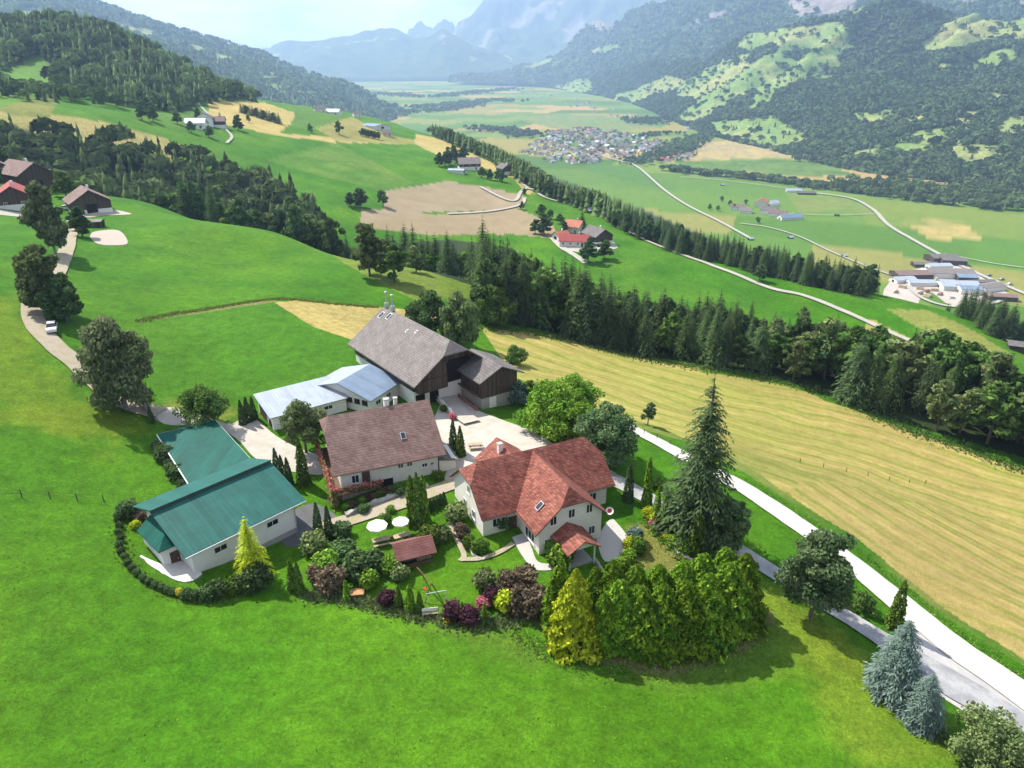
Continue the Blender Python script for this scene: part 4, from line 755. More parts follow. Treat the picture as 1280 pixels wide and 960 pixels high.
# ------------------------------------------------------------------ long stable, pale metal mono-pitch
F_ = empty('stable', (-38.5, 102.8, 0), R(35.7), 'long white stable with a pale grey metal roof and an arched end', 'barn')
MB().slab([(-.5,-.4,2.8), (12.9,-.4,2.8), (12.9,7.6,4.05), (-.5,7.6,4.05)], .15).build('roof', PALES, F_)
b = MB(); extr(b, [(0,-2), (7.2,-2), (7.2,3.8), (0,2.65)], 0, 12.6); b.build('wall', WHITE, F_)
b = MB(); extr(b, [(3.0,-.5), (6.6,-.5), (6.6,3.4), (3.0,2.85)], -.06, .1); b.build('gable_boards', WOODD, F_)
def arch(parent, x, y, z, w, h, face='l'):
    b = MB(); p = [(-w/2,0), (w/2,0)]+[(w/2*math.cos(a), h-w/2+w/2*math.sin(a)) for a in np.linspace(0, math.pi, 9)]; extry(b, p, -.05, .05); o = b.build('arched_door', DARK, parent); o.location = (x, y, z); o.rotation_euler = (0, 0, -math.pi/2 if face == 'l' else 0); return o
arch(F_, 0, 1.5, -.6, 1.5, 2.3); win(F_, 9.4, 0, 1.8, 1.6, .8); win(F_, 4.0, 0, 1.8, 1.2, .8); win(F_, 6.6, 0, 1.8, 1.2, .8)
# ------------------------------------------------------------------ green-roofed garage barn, annex, shed
H_ = empty('machine_barn', (-37.5, 67.1, 0), R(47.9), 'white machine barn with a wide turquoise green sheet roof', 'barn')
b = MB(); b.slab([(-.2,-.0,2.8), (15.9,-.0,2.8), (15.9,7.9,5.45), (-.2,7.9,5.45)], .16); rf = b.build('roof', GREENS, H_)
MB().slab([(-.3,7.6,5.86), (15.9,7.6,5.86), (15.9,13.7,3.75), (-.3,13.7,3.75)], .16).build('rear_roof', GREENS, H_); MB().box(-.28, 15.85, 7.65, 7.75, 5.47, 5.68).build('ridge_fascia', BROWN, H_)
b = MB(); extr(b, [(1.0,-1.2), (12.8,-1.2), (12.8,3.75), (7.9,5.2), (1.0,2.95)], .9, 14.6); b.build('wall', WHITE, H_); MB().box(.85, 14.65, .95, 12.85, -4, -1.2).build('plinth', CONC, H_)
for x in (4.4, 11.4): win(H_, x, 1.0, 1.1, 1.7, .9)
MB().box(14.55, 14.7, 2.2, 6.4, -1.9, 1.6).build('garage_door', BROWN, H_)
MB().bar((-.2,-.1,2.7), (15.9,-.1,2.7), .09, n=6).bar((15.4,.1,2.6), (14.62,.92,2.0), .06, n=5).bar((14.62,.92,2.0), (14.62,.92,-2.2), .06, n=5).build('gutter', METAL, H_)
K_ = empty('annex', (-45.6, 72.6, 0), R(-43), 'small white annex with a hipped green roof at the machine barn', 'annex')
b = MB(); b.slab([(-.3,-.2,2.5), (6.0,-.2,2.5), (4.2,1.7,3.85), (-.3,1.7,3.85)], .12); b.slab([(-.3,3.6,2.5), (6.0,3.6,2.5), (4.2,1.7,3.85), (-.3,1.7,3.85)], .12); b.slab([(6.0,-.2,2.5), (6.0,3.6,2.5), (4.2,1.7,3.85)], .12); b.build('roof', GREEND, K_)
MB().box(.1, 5.6, .2, 3.2, -2, 2.45).build('wall', WHITE, K_); win(K_, 2.6, .2, 1.5, .6, .6); door(K_, 5.6, 1.6, -.6, .9, 2.0, 'r', BROWN)
S_ = empty('carport', (-43.9, 83.2, 0), 0, 'open carport with a flat dark green sheet roof behind the machine barn', 'carport'); o = Vector((-43.9,83.2,0))
cr = [(-43.9,83.2,2.55), (-37.6,89.5,2.9), (-47.2,101.6,2.9), (-54.6,97.4,2.55)]; b = MB(); b.slab([Vector(q)-o for q in cr], .16); b.build('roof', GREEND, S_)
b = MB(); 
for i in range(4):
    p, q = Vector(cr[i])-o, Vector(cr[(i+1) % 4])-o; p.z -= .1; q.z -= .1; b.bar(p, q, .11)
b.build('eaves_board', FRAME, S_)
for f in (.04, .36, .68, .96):
    for i, j in ((0, 3), (1, 2)):
        p = (Vector(cr[i])*(1-f)+Vector(cr[j])*f)-o; p = p*.97+Vector((-.1,.3,0)); MB().box(p.x-.1, p.x+.1, p.y-.1, p.y+.1, -2.0, 2.15).build('post', WOODD, S_)
b = MB(); pp = [Vector(cr[0])-o+Vector((.3,.25,0)), Vector(cr[3])-o+Vector((.6,.1,0))]; d = (pp[1]-pp[0]); n_ = Vector((-d.y, d.x, 0)).normalized()*.06; b.add([tuple(pp[0]+n_)[:2]+(-2,), tuple(pp[1]+n_)[:2]+(-2,), tuple(pp[1]-n_)[:2]+(-2,), tuple(pp[0]-n_)[:2]+(-2,), tuple(pp[0]+n_)[:2]+(2.2,), tuple(pp[1]+n_)[:2]+(2.2,), tuple(pp[1]-n_)[:2]+(2.2,), tuple(pp[0]-n_)[:2]+(2.2,)], [(0,1,2,3),(4,5,6,7),(0,1,5,4),(1,2,6,5),(2,3,7,6),(3,0,4,7)]); b.build('rear_wall', CONC, S_)
# ------------------------------------------------------------------ roads, yards, paths
GRAV = mat('pale_gravel', (.52,.49,.45), .95, .14, .5, (.42,.39,.35), .4, fine=5); YARD = mat('yard_gravel', (.46,.42,.37), .95, .16, .35, (.33,.30,.25), .4, fine=4); ASPH = mat('old_asphalt', (.27,.27,.275), .9, .14, .5, (.33,.325,.32), .3, fine=4); PAVE = mat_tiles('paving', (.46,.43,.39), (.38,.36,.33), .5, .9, .1); PAVE = mat('paving_slabs', (.46,.43,.39), .9, .12, 1.2, (.38,.36,.34), .2)
TRACK = mat('earth_track', (.34,.29,.225), .95, .2, .6, (.24,.21,.12), .4); FARR = mat('far_road', (.36,.34,.30), .95, .12, .2, (.28,.27,.22), .2)
ribbon('road', [(760,520),(793,538),(830,557),(875,582),(925,608),(970,637),(1015,668),(1060,702),(1105,738),(1150,775),(1200,815),(1250,850),(1300,885),(1380,940)], [3.0,3.0,3.2,3.6,4.0,4.2,4.2,4.3,4.4,4.5,4.6,4.7,4.8,5], GRAV, 'white gravel road running past the hay field')
ribbon('road', [(735,592),(765,600),(795,615),(830,635),(880,662),(925,690),(960,712),(1000,738),(1045,764),(1090,792),(1130,818),(1180,850),(1240,885),(1320,935)], [3.4,3.0,2.8,2.8,2.8,2.8,2.8,2.8,2.8,3.0,4.0,5.2,5.5,6], ASPH, 'narrow asphalt lane leading from the yard to the road', lift=.08)
drape_poly('road', [(1115,800),(1150,790),(1200,818),(1260,856),(1320,900),(1330,960),(1250,915),(1190,880),(1150,850)], mat('lane_gravel', (.44,.42,.40), .95, .12, .4, (.34,.33,.32), .3), 'grey gravel fork where lane and road meet', .045)
drape_poly('yard', [(552,500),(575,494),(596,512),(625,524),(660,537),(692,555),(735,578),(770,592),(768,608),(735,600),(690,585),(640,575),(600,590),(575,602),(556,600),(560,580),(548,560),(540,535)], YARD, 'sunlit gravel yard between the houses and the barn', .05)
drape_poly('yard', [(190,508),(235,512),(285,530),(312,520),(345,545),(372,560),(402,572),(404,592),(380,592),(345,585),(318,572),(295,548),(262,532),(205,530)], YARD, 'gravel yard in front of the long stable', .05)
ribbon('path', [(598,594),(570,604),(540,615),(500,630),(460,643),(425,654),(395,664)], 2.6, TRACK, 'two-rut track between the farmhouse and the garden', .07)
drape_poly('yard', [(362,640),(392,630),(420,645),(424,660),(395,672),(368,684),(352,676)], mat('dark_asphalt', (.10,.10,.105), .9, .15, .6), 'dark paved forecourt beside the machine barn', .06)
ribbon('road', [(100,262),(92,285),(84,312),(70,345),(48,368),(40,385),(48,410),(70,434),(98,457),(128,484),(160,505),(200,517)], [3.5,3.5,3.4,3.4,3.5,3.6,3.6,3.6,3.6,3.6,3.8,4], TRACK, 'pale farm road winding up past the trees to the hamlet', .08)
drape_poly('terrace', [(745,674),(762,650),(772,655),(786,676),(778,694),(756,702)], PAVE, 'paved terrace beside the gabled wing', .07, .6)
drape_poly('path', [(640,672),(656,668),(664,684),(672,702),(690,706),(694,712),(668,712),(652,694)], PAVE, 'paved path to the side door of the house', .07, .5)
ribbon('path', [(563,655),(570,672),(580,694),(575,702)], .7, TRACK, 'trodden path down the lawn from the house corner', .06); ribbon('path', [(578,700),(600,699),(622,692),(642,680)], .7, TRACK, 'curved trodden path across the lawn', .075)
drape_poly('terrace', [(176,694),(188,700),(206,706),(216,700),(240,706),(252,716),(246,722),(226,726),(206,718),(186,706)], mat('pale_concrete', (.60,.57,.53), .9, .08, .6), 'pale concrete terrace before the green-roofed annex', .08, .5)
ribbon('path', [(548,486),(558,500),(572,516),(590,530)], [4.2,4.0,3.4,3], YARD, 'ramp to the barn door', .3)
# far roads
for pts, w_, lb in [([(600,234),(640,252),(652,240),(664,236),(680,247),(720,258),(760,275),(800,298),(850,318),(905,338),(960,360),(1010,372),(1060,392),(1110,415),(1150,432),(1182,446)], 2.8, 'pale lane along the edge of the slope'),
 ([(625,210),(640,218),(655,232),(664,238)], 3.2, 'lane up to the grey-roofed farm'), ([(664,236),(690,242),(702,240),(690,230),(670,222)], 2.6, 'hairpin track above the wooded edge'), ([(560,268),(600,266),(630,262),(652,256),(656,248)], 2.6, 'field track beside the ploughed strip'),
 ([(690,298),(700,308),(715,318),(732,330)], 3.6, 'drive of the red-roofed farm'), ([(252,135),(265,148),(282,162),(290,172),(284,180)], 2.2, 'drive of the farm under the knoll')]:
    ribbon('path', pts, w_, FARR, lb, .15, 8)
for pts, w_, lb in [([(780,200),(800,212),(830,238),(860,258),(900,278),(940,300)], 6, 'valley road beside the railway'), ([(700,180),(760,198),(790,206)], 6, 'road from the village'), ([(1000,240),(1060,248),(1090,262),(1110,282),(1140,300),(1180,322),(1220,342),(1290,372)], 7, 'main valley road'), ([(850,222),(900,226),(980,236),(1005,240)], 4, 'road along the river wood'),
 ([(925,280),(960,285),(1000,297),(1040,316),(1100,340),(1140,352)], 3.5, 'farm road to the works'), ([(985,268),(1040,270),(1098,268)], 2.6, 'field road from the valley farm'), ([(1180,318),(1240,330),(1300,338)], 2.6, 'field road beyond the works'), ([(1130,350),(1150,372),(1190,384),(1240,380),(1262,370)], 5, 'loop road round the works')]:
    ribbon('road', pts, w_, FARR, lb, .3, 8)
drape_poly('yard', [(1105,362),(1120,345),(1150,335),(1165,325),(1200,328),(1225,345),(1250,360),(1262,372),(1240,380),(1190,382),(1150,374),(1120,376)], mat('works_yard', (.40,.36,.32), .95, .12, .03, (.32,.27,.23), .1, fine=.3), 'pale gravel yard of the timber works', .25, 6)
drape_poly('yard', [(112,297),(118,290),(147,288),(160,304),(140,307),(122,305)], mat('riding_sand', (.36,.30,.25), .95, .1), 'sand riding ground below the brown barn', .12, 2)
drape_poly('yard', [(98,262),(140,262),(165,268),(128,270),(110,272),(100,268)], mat('hamlet_yard', (.36,.32,.26), .95, .1), 'pale gravel yard of the hamlet', .12, 2); drape_poly('yard', [(-20,258),(0,262),(40,268),(44,272),(10,270),(-20,266)], FARR, 'yard before the red-roofed hamlet house', .14, 2)
drape_poly('yard', [(690,300),(705,300),(730,304),(760,300),(772,310),(745,314),(715,314)], FARR, 'yard of the red-roofed farm', .15, 3)
# ------------------------------------------------------------------ generic distant farm buildings
RT = {'red': mat_tiles('bright_red_tiles', (.27,.045,.04), (.32,.065,.058), .3, .7, .15), 'orange': mat_tiles('orange_tiles', (.36,.10,.055), (.42,.15,.09), .3, .7, .2), 'brown': mat_tiles('brown_shingles', (.15,.095,.08), (.22,.15,.13), .3, .85, .2), 'grey': SLATE, 'dark': SLATE_D, 'light': PALES, 'blue': BLUES}
WL = {'white': WHITE, 'wood': WOODD, 'cream': CREAM, 'old': OLDW, 'yellow': mat('yellow_render', (.62,.45,.10), .9, .08)}
def farm(name, px, py, l, w, h, rot, roof, wall, label, cat='house', group=None, pitch=.62, nwin=3, z=None, lower=None, dist=None, chim=True, ov=.7):
    """gabled building: l along its ridge, w across, h to the eaves; ridge turned rot degrees from the x axis"""
    p = G(px, py) if dist is None else at_pd(px, dist, 0); p = (p[0], p[1], gz(p[0], p[1])) if dist is not None else p
    e = empty(name, tuple(p), R(rot), label, cat, group); zr = h+w/2*pitch
    b = MB(); extr(b, [(-w/2,-3), (w/2,-3), (w/2,h), (0,zr-.1), (-w/2,h)], -l/2, l/2); b.build('wall', WL[wall], e)
    if lower: MB().box(-l/2-.05, l/2+.05, -w/2-.05, w/2+.05, -3, lower).build('ground_floor', WHITE, e)
    r_ = gable_roof(MB(), -l/2-ov, l/2+ov, -w/2-ov, 0, w/2+ov, h-ov*pitch, zr, t=.25).build('roof', RT[roof], e)
    if chim: MB().box(l*.15-.35, l*.15+.35, .3, 1.0, zr-1, zr+1.1).build('chimney', WHITE, r_)
    for i in range(nwin):
        x = -l/2+l*(i+.5)/nwin; win(e, x, -w/2, 1.7, 1.1, 1.3); 
        if h > 4.5: win(e, x, -w/2, 4.3, 1.1, 1.2)
    if nwin:
        for fc, xx in (('l', -l/2), ('r', l/2)):
            for y in (-w*.22, w*.22): win(e, xx, y, 1.8, 1.1, 1.3, fc)
            MB().box(-.06, .06, -w*.3, w*.3, h+.1, h+.3).build('gable_board', WOODD, e).location = (xx, 0, 0)
        door(e, l*.28, -w/2, 0, 1.1, 2.1)
    else:
        for fc, xx in (('l', -l/2), ('r', l/2)): door(e, xx, 0, -.2, min(3.4, w*.4), min(3.2, h*.75), fc, DARK, 'barn_door')
    return e
farm('house', 20, 257, 15, 12, 4.2, -58, 'red', 'wood', 'dark hamlet house under a red roof at the edge of the meadow', nwin=3, lower=1.5)
farm('barn', 42, 240, 20, 13, 6.0, -35, 'brown', 'wood', 'brown hamlet barn rising behind the red-roofed house', 'barn', nwin=0, dist=296); farm('house', -2, 238, 14, 11, 5.5, -50, 'brown', 'wood', 'dark house with a brown roof at the far left of the hamlet', nwin=2, dist=300)
farm('house', 68, 247, 9, 8, 4.4, 20, 'brown', 'yellow', 'yellow hamlet house half hidden behind the roadside tree', nwin=2, dist=298)
farm('barn', 112, 262, 13, 13, 4.0, -52, 'brown', 'wood', 'brown wooden barn standing alone at the right end of the hamlet', 'barn', nwin=0, lower=1.0)
farm('shed', 119, 284, 5, 4, 2.2, 10, 'grey', 'wood', 'small grey shed above the sand riding ground', 'shed', nwin=0, pitch=.15, chim=False, ov=.3)
farm('shed', 222, 205, 8, 5, 2.6, -15, 'light', 'wood', 'small pale-roofed hut among the trees of the gully', 'shed', nwin=0, dist=470, chim=False)
farm('house', 246, 160, 15, 10, 4.5, 8, 'light', 'white', 'pale long house at the left of the farm under the knoll', nwin=3); farm('house', 257, 156, 13, 13, 6.0, -75, 'dark', 'white', 'dark gabled farmhouse in the middle of the farm under the knoll', nwin=3); farm('barn', 273, 159, 12, 11, 5.5, 15, 'brown', 'wood', 'brown barn at the right of the farm under the knoll', 'barn', nwin=0, lower=2.2)
farm('house', 400, 140, 16, 11, 5.0, 20, 'dark', 'white', 'dark-roofed house at the left of the ridge farm', nwin=2); farm('house', 417, 143, 20, 12, 4.0, -10, 'light', 'white', 'pale-roofed hall at the right of the ridge farm', nwin=2); farm('house', 446, 146, 11, 9, 5, 30, 'dark', 'white', 'lone white house at the end of the ridge', nwin=2)
farm('hall', 469, 160, 26, 24, 3.2, -40, 'blue', 'old', 'low blue-grey roofed hall on the shoulder of the slope', 'hall', nwin=0, pitch=.15, chim=False); farm('house', 484, 170, 10, 9, 4, 10, 'dark', 'cream', 'small house next to the blue-grey hall', nwin=2)
farm('house', 586, 211, 19, 14, 5.5, 14, 'grey', 'wood', 'broad grey-roofed farmhouse beside the clump of trees', nwin=3, lower=2.6); farm('shed', 571, 216, 13, 8, 2.8, -12, 'light', 'white', 'low pale shed next to the broad grey farmhouse', 'shed', nwin=0, pitch=.2, chim=False); farm('house', 631, 217, 12, 11, 5.5, -60, 'dark', 'wood', 'dark gabled house on the lane below the grey farmhouse', nwin=2, lower=2.4)
farm('house', 718, 306, 17, 9, 3.6, -8, 'red', 'white', 'white farmhouse with a bright red roof', nwin=4); farm('house', 718, 290, 10, 10, 4.6, -30, 'orange', 'cream', 'house with an orange roof behind the bright red one', nwin=2); farm('barn', 746, 302, 15, 12, 5.2, -62, 'dark', 'wood', 'dark barn at the right of the red-roofed farm', 'barn', nwin=0, lower=1.6); farm('shed', 701, 299, 8, 7, 3.0, 30, 'orange', 'white', 'small white outhouse at the left of the red-roofed farm', 'shed', nwin=0)
for px, py, l, w, h, r, rf, wl, lb in [(922,262,22,12,5,-20,'brown','white','brown-roofed house at the left end of the valley farm'),(932,266,18,12,4,-22,'grey','white','grey-roofed cottage of the valley farm'),(951,258,20,20,7,60,'orange','cream','big orange-roofed house of the valley farm'),(961,267,24,16,6,-30,'dark','white','dark-roofed stable in the middle of the valley farm'),(972,270,26,14,5,-25,'brown','white','long brown-roofed barn of the valley farm'),(987,274,34,14,4,12,'blue','old','long blue-grey shed at the right end of the valley farm'),
  (966,257,16,12,5,20,'light','white','pale-roofed shed at the back of the valley farm'),(992,240,26,10,3.5,-8,'light','white','white hall by the river road'),(1008,243,30,9,3.5,-8,'dark','wood','long dark barn by the river road')]:
    farm('house' if 'house' in lb or 'cottage' in lb else 'barn', px, py, l*1.15, w*1.15, h*1.15, r, rf, wl, lb, nwin=0 if 'house' not in lb else 3, cat='house' if 'house' in lb or 'cottage' in lb else 'barn')
for px, py, lb in [(988,298,'hay hut beside the valley farm road'),(1055,321,'hay hut in the green valley field'),(1046,270,'dark hay hut on the field road'),(903,232,'tiny hut near the river wood'),(938,300,'hut by the railway'),(740,266,'white cabin in the wooded edge')]: farm('hut', px, py, 7, 5, 2.6, 20, 'light' if 'dark' not in lb else 'dark', 'wood', 'small '+lb, 'hut', nwin=0, chim=False)
# timber works
for px, py, l, w, h, r, rf, wl, lb in [(1138,346,36,18,5,4,'brown','wood','brown-roofed shed at the left of the timber works'),(1155,333,24,12,4,-6,'dark','wood','small dark shed at the back left of the timber works'),(1176,326,30,18,6,6,'dark','wood','dark hall at the far end of the timber works'),(1190,330,24,14,6,-12,'dark','wood','second dark hall at the far end of the timber works'),(1184,345,44,22,6,-8,'grey','white','wide grey hall in the middle of the timber works'),(1206,350,18,14,5,-8,'blue','wood','blue-roofed shed beside the wide grey hall'),(1222,355,32,8,3.5,8,'dark','wood','long low shed on the right side of the timber works'),
  (1160,356,40,12,4,-4,'light','white','pale long roof across the timber yard'),(1196,360,34,22,5,-6,'light','old','pale flat hall at the front of the timber works'),(1210,366,18,14,6,-10,'blue','white','blue-grey hall at the front right of the timber works'),(1236,362,26,14,5,20,'grey','white','grey hall by the loop road of the works'),(1250,374,24,12,4.5,-12,'brown','wood','brown shed at the near right corner of the works'),(1128,352,22,12,4,12,'light','white','pale shed at the left rim of the works'),(1172,336,24,12,5,4,'light','old','pale hall between the dark halls of the works'),(1272,437,6,5,2.4,-25,'dark','wood','dark-roofed hut at the end of the slope field')]:
    farm('hall', px, py, l*1.25, w*1.25, h*1.15, r, rf, wl, lb, 'hall', nwin=0, pitch=.25, chim=False)
for i, (px, py) in enumerate([(1150,362),(1158,365),(1168,364),(1175,369),(1150,368),(1160,371),(1128,360),(1120,366),(1178,355),(1170,350)]):
    p = G(px, py); b = MB(); rr = random.Random(i)
    for a in range(3):
        for q in range(4-a): b.bar((-4, (q-1.5+a*.5)*1.3, .6+a*1.1), (4, (q-1.5+a*.5)*1.3, .6+a*1.1), .62, n=7)
    o = b.build('timber_stack', [WOODL], None); o.location = p; o.rotation_euler = (0, 0, rr.random()*3); prop(o, 'stack of pale timber in the yard of the works', 'timber stack', 'timber stacks in the works yard')
# village on the valley floor
VH = []
for wl, rf, nm in [('white','red','a red roof'),('white','brown','a brown roof'),('cream','grey','a grey roof'),('white','dark','a dark roof'),('cream','orange','an orange roof'),('white','light','a pale roof')]:
    b = MB(); extr(b, [(-5,-2),(5,-2),(5,5),(0,8.2),(-5,5)], -7, 7); n0 = len(b.f); gable_roof(b, -7.8, 7.8, -6, 0, 6, 4.4, 8.4, t=.3, m=1); VH.append((b.mesh('village_house', [WL[wl], RT[rf]]), f'{"white" if wl == "white" else "cream"} village house with {nm} on the valley floor', 'village houses with '+nm))
def village(poly, n, seed, ex=()):
    rng = np.random.default_rng(seed); Pw = [tuple(PZ(px, py, VALLEY)[:2]) for px, py in poly]; P = np.array(Pw); got = []; t = 0
    while len(got) < n and t < 20000:
        t += 1; q = P.min(0)+rng.random(2)*(P.max(0)-P.min(0))
        if not inpoly(np.array([q[0]]), np.array([q[1]]), Pw)[0] or any((q[0]-g[0])**2+(q[1]-g[1])**2 < 17**2 for g in got): continue
        got.append(q); k = rng.choice(6, p=[.02,.27,.27,.17,.02,.25]); o = link('village_house', VH[k][0]); o.location = (q[0], q[1], VALLEY); o.rotation_euler = (0, 0, R(25)+rng.choice([0, math.pi/2])+rng.normal()*.2); s = rng.uniform(.8, 1.35); o.scale = (s*rng.uniform(.9, 1.3), s, s*rng.uniform(.85, 1.15)); prop(o, VH[k][1], 'house', VH[k][2])
    return got
vg = village([(655,186),(690,165),(735,160),(800,170),(842,180),(850,192),(800,192),(760,200),(740,208),(700,206),(650,190)], 250, 1)
vg2_ = village([(770,182),(850,184),(868,196),(840,203),(780,200)], 40, 9)
vg += vg2_
vg += village([(690,130),(720,124),(790,142),(850,150),(850,158),(790,152),(740,140)], 26, 2)+village([(626,110),(640,107),(690,120),(700,126),(660,122)], 20, 3)+village([(1020,184),(1075,184),(1080,193),(1030,196)], 9, 4)+village([(440,108),(500,112),(520,120),(470,122)], 14, 5)+village([(852,150),(880,148),(890,160),(860,166)], 6, 6)
tp = np.array([(g[0]+RNG.normal()*14, g[1]+RNG.normal()*14) for g in vg[:285] for _ in range(2)]); wood('village_trees', np.c_[tp, np.full(len(tp), VALLEY-1)], RNG.uniform(6, 13, len(tp)), np.where(RNG.random(len(tp)) < .15, 'con', 'rnd'), WOODM, 'garden trees between the village houses', 1.2)
b = MB().box(-3, 3, -3, 3, -2, 22).add([(-3.3,-3.3,22),(3.3,-3.3,22),(3.3,3.3,22),(-3.3,3.3,22),(0,0,42)], [(0,1,4),(1,2,4),(2,3,4),(3,0,4),(3,2,1,0)], 1); o = b.build('church_tower', [WHITE, SLATE_D]); q = PZ(757, 182, VALLEY); o.location = q; prop(o, 'white church tower with a pointed spire in the village', 'church tower')
# ------------------------------------------------------------------ woods near enough to tell the trees apart
def grove(poly, sp, mix, hts, label, group, seed, far=None):
    """trees of a wood one by one; mix = [(kind, weight, label noun)]"""
    P = ground_pts(poly, sp, .42, seed)
    if far:
        q = P[P[:, 1] > far]; P = P[P[:, 1] <= far]; wood('gully_forest', q, RNG.uniform(hts[0], hts[1], len(q)), np.where(RNG.random(len(q)) < .35, 'con', 'rnd'), WOODM, 'rear of the wood in the gully behind the upper meadow', 1.1)
    rnd = random.Random(seed); ks = [m[0] for m in mix]; ws = [m[1] for m in mix]; sc_ = {m[0]: m[3] if len(m) > 3 else 1.0 for m in mix}; nn = {m[0]: m[2] for m in mix}
    for x, y, z in P:
        qx = float(proj(x, y, z)[0]); k = rnd.choices(ks, ws)[0]; n = 3 if k in ('spruce', 'fir') else 4; h = rnd.uniform(*hts)*sc_[k]*(float(np.interp(qx, [600, 720, 850, 980], [1, .96, .72, .68])) if seed == 5 else 1)
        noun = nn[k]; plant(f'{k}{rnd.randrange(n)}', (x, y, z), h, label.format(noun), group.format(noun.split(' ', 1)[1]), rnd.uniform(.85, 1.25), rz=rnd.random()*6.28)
    return P
hb_front = GP((600,405),(650,407),(700,420),(760,435),(800,445),(880,458),(955,468))
grove(hb_front+AP((930,212),(860,228),(760,244),(690,252),(640,250),(600,215)), 5.6, [('spruce', 5, 'dark spruce'), ('fir', 4, 'slender fir'), ('broad', 2, 'leafy tree', .8), ('darkbroad', 2, 'dark leafy tree', .8)], (16, 22.5), '{} in the tall wood behind the upper hay field', '{} trees of the tall wood behind the hay field', 5)
grove(GP((1030,488),(1080,508),(1120,526),(1200,553),(1290,588),(1380,640))+AP((1400,165),(1290,186),(1200,196),(1120,192),(1050,196),(960,208),(985,185)), 6.9, [('broad', 4, 'leafy tree'), ('olive', 4, 'grey green tree'), ('darkbroad', 2, 'dark leafy tree'), ('fir', 2, 'slender fir', 1.15), ('spruce', 1, 'dark spruce', 1.2)], (11, 16), '{} in the mixed wood below the lower hay field', '{} trees of the wood below the lower hay field', 6)
grove(AP((415,285),(470,256),(540,232),(590,226),(625,215),(655,235),(655,320),(610,352),(560,378),(500,375),(440,335)), 7.1, [('fir', 5, 'slender fir'), ('spruce', 4, 'dark spruce'), ('darkbroad', 2, 'dark leafy tree', .7), ('broad', 2, 'leafy tree', .7)], (14, 22), '{} in the wood filling the hollow below the ploughed field', '{} trees of the wood in the hollow', 7)
grove(AP((-70,385),(0,372),(80,356),(150,342),(210,330),(300,304),(380,276),(420,268),(425,300),(405,420),(345,495),(240,515),(190,490),(100,468),(0,452),(-70,445)), 9.6, [('darkbroad', 5, 'dark leafy tree'), ('broad', 4, 'leafy tree'), ('olive', 3, 'grey green tree'), ('fir', 2, 'slender fir', 1.3), ('spruce', 1, 'dark spruce', 1.3)], (14, 19), '{} in the wooded gully behind the upper meadow', '{} trees of the wooded gully', 8, 338)
grove(GP((950,467),(990,478),(1035,489))+AP((1040,200),(985,212),(925,216)), 6.0, [('broad', 4, 'leafy tree'), ('olive', 3, 'grey green tree'), ('spruce', 3, 'dark spruce', 1.3)], (9, 12), '{} in the gap between the two woods of the hay field', '{} trees of the gap between the woods', 12)
# conifer belt on the edge of the slope: near half one by one, far half as a mass
ed = [EDGE[i] for i in range(7, 17)]; nrm = []
L = smooth_line(ed, 14); T = np.gradient(L, axis=0); T /= np.linalg.norm(T, axis=1)[:, None]; N_ = np.c_[-T[:, 1], T[:, 0]]; N_ *= np.sign((N_*np.array([1, .4])).sum(1))[:, None]
Wd = np.interp(np.arange(len(L)), [0, 20, 60, 110, 126], [34, 36, 36, 30, 20]); belt = [tuple(p) for p in L+N_*3]+[tuple(p) for p in (L+N_*Wd[:, None])[::-1]]
bp = ground_pts(belt, 6.0, .42, 9); bx, by, _ = proj(bp[:, 0], bp[:, 1], bp[:, 2]); gap = inpoly(bx, by, [(1092,350),(1190,350),(1200,420),(1092,420)]); bp = bp[~gap]; near_ = np.hypot(bp[:, 0], bp[:, 1]) < 480
rnd = random.Random(4)
for x, y, z in bp[near_]:
    k = rnd.choices(['spruce', 'fir', 'darkbroad'], [5, 5, 1.5])[0]; noun = {'spruce': 'dark spruce', 'fir': 'slender fir', 'darkbroad': 'dark leafy tree'}[k]; plant(f'{k}{rnd.randrange(3)}', (x, y, z), rnd.uniform(12, 17.5)*(.85 if k == 'darkbroad' else 1), noun+' in the long belt edging the slope above the valley', noun.split(' ', 1)[1]+' trees of the belt above the valley', rnd.uniform(.85, 1.2), rz=rnd.random()*6)
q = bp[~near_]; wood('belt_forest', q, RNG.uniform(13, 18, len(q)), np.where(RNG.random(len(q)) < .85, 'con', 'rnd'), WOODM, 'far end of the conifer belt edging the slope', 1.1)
# second belt, low right
rb = ground_pts([tuple(at_pd(px, d, -60)[:2]) for px, d in [(1165,350),(1205,333),(1250,305),(1300,277),(1340,287),(1300,312),(1240,347),(1190,364)]], 7, .4, 10)
for x, y, z in rb:
    k = rnd.choices(['spruce', 'fir', 'broad'], [4, 4, 1.5])[0]; plant(f'{k}{rnd.randrange(3)}', (x, y, z), rnd.uniform(11, 15)*(.75 if k == 'broad' else 1), {'spruce': 'dark spruce', 'fir': 'slender fir', 'broad': 'leafy tree'}[k]+' below the olive field in front of the timber works', {'spruce': 'spruce', 'fir': 'fir', 'broad': 'leafy'}[k]+' trees before the timber works', rnd.uniform(.9, 1.2))
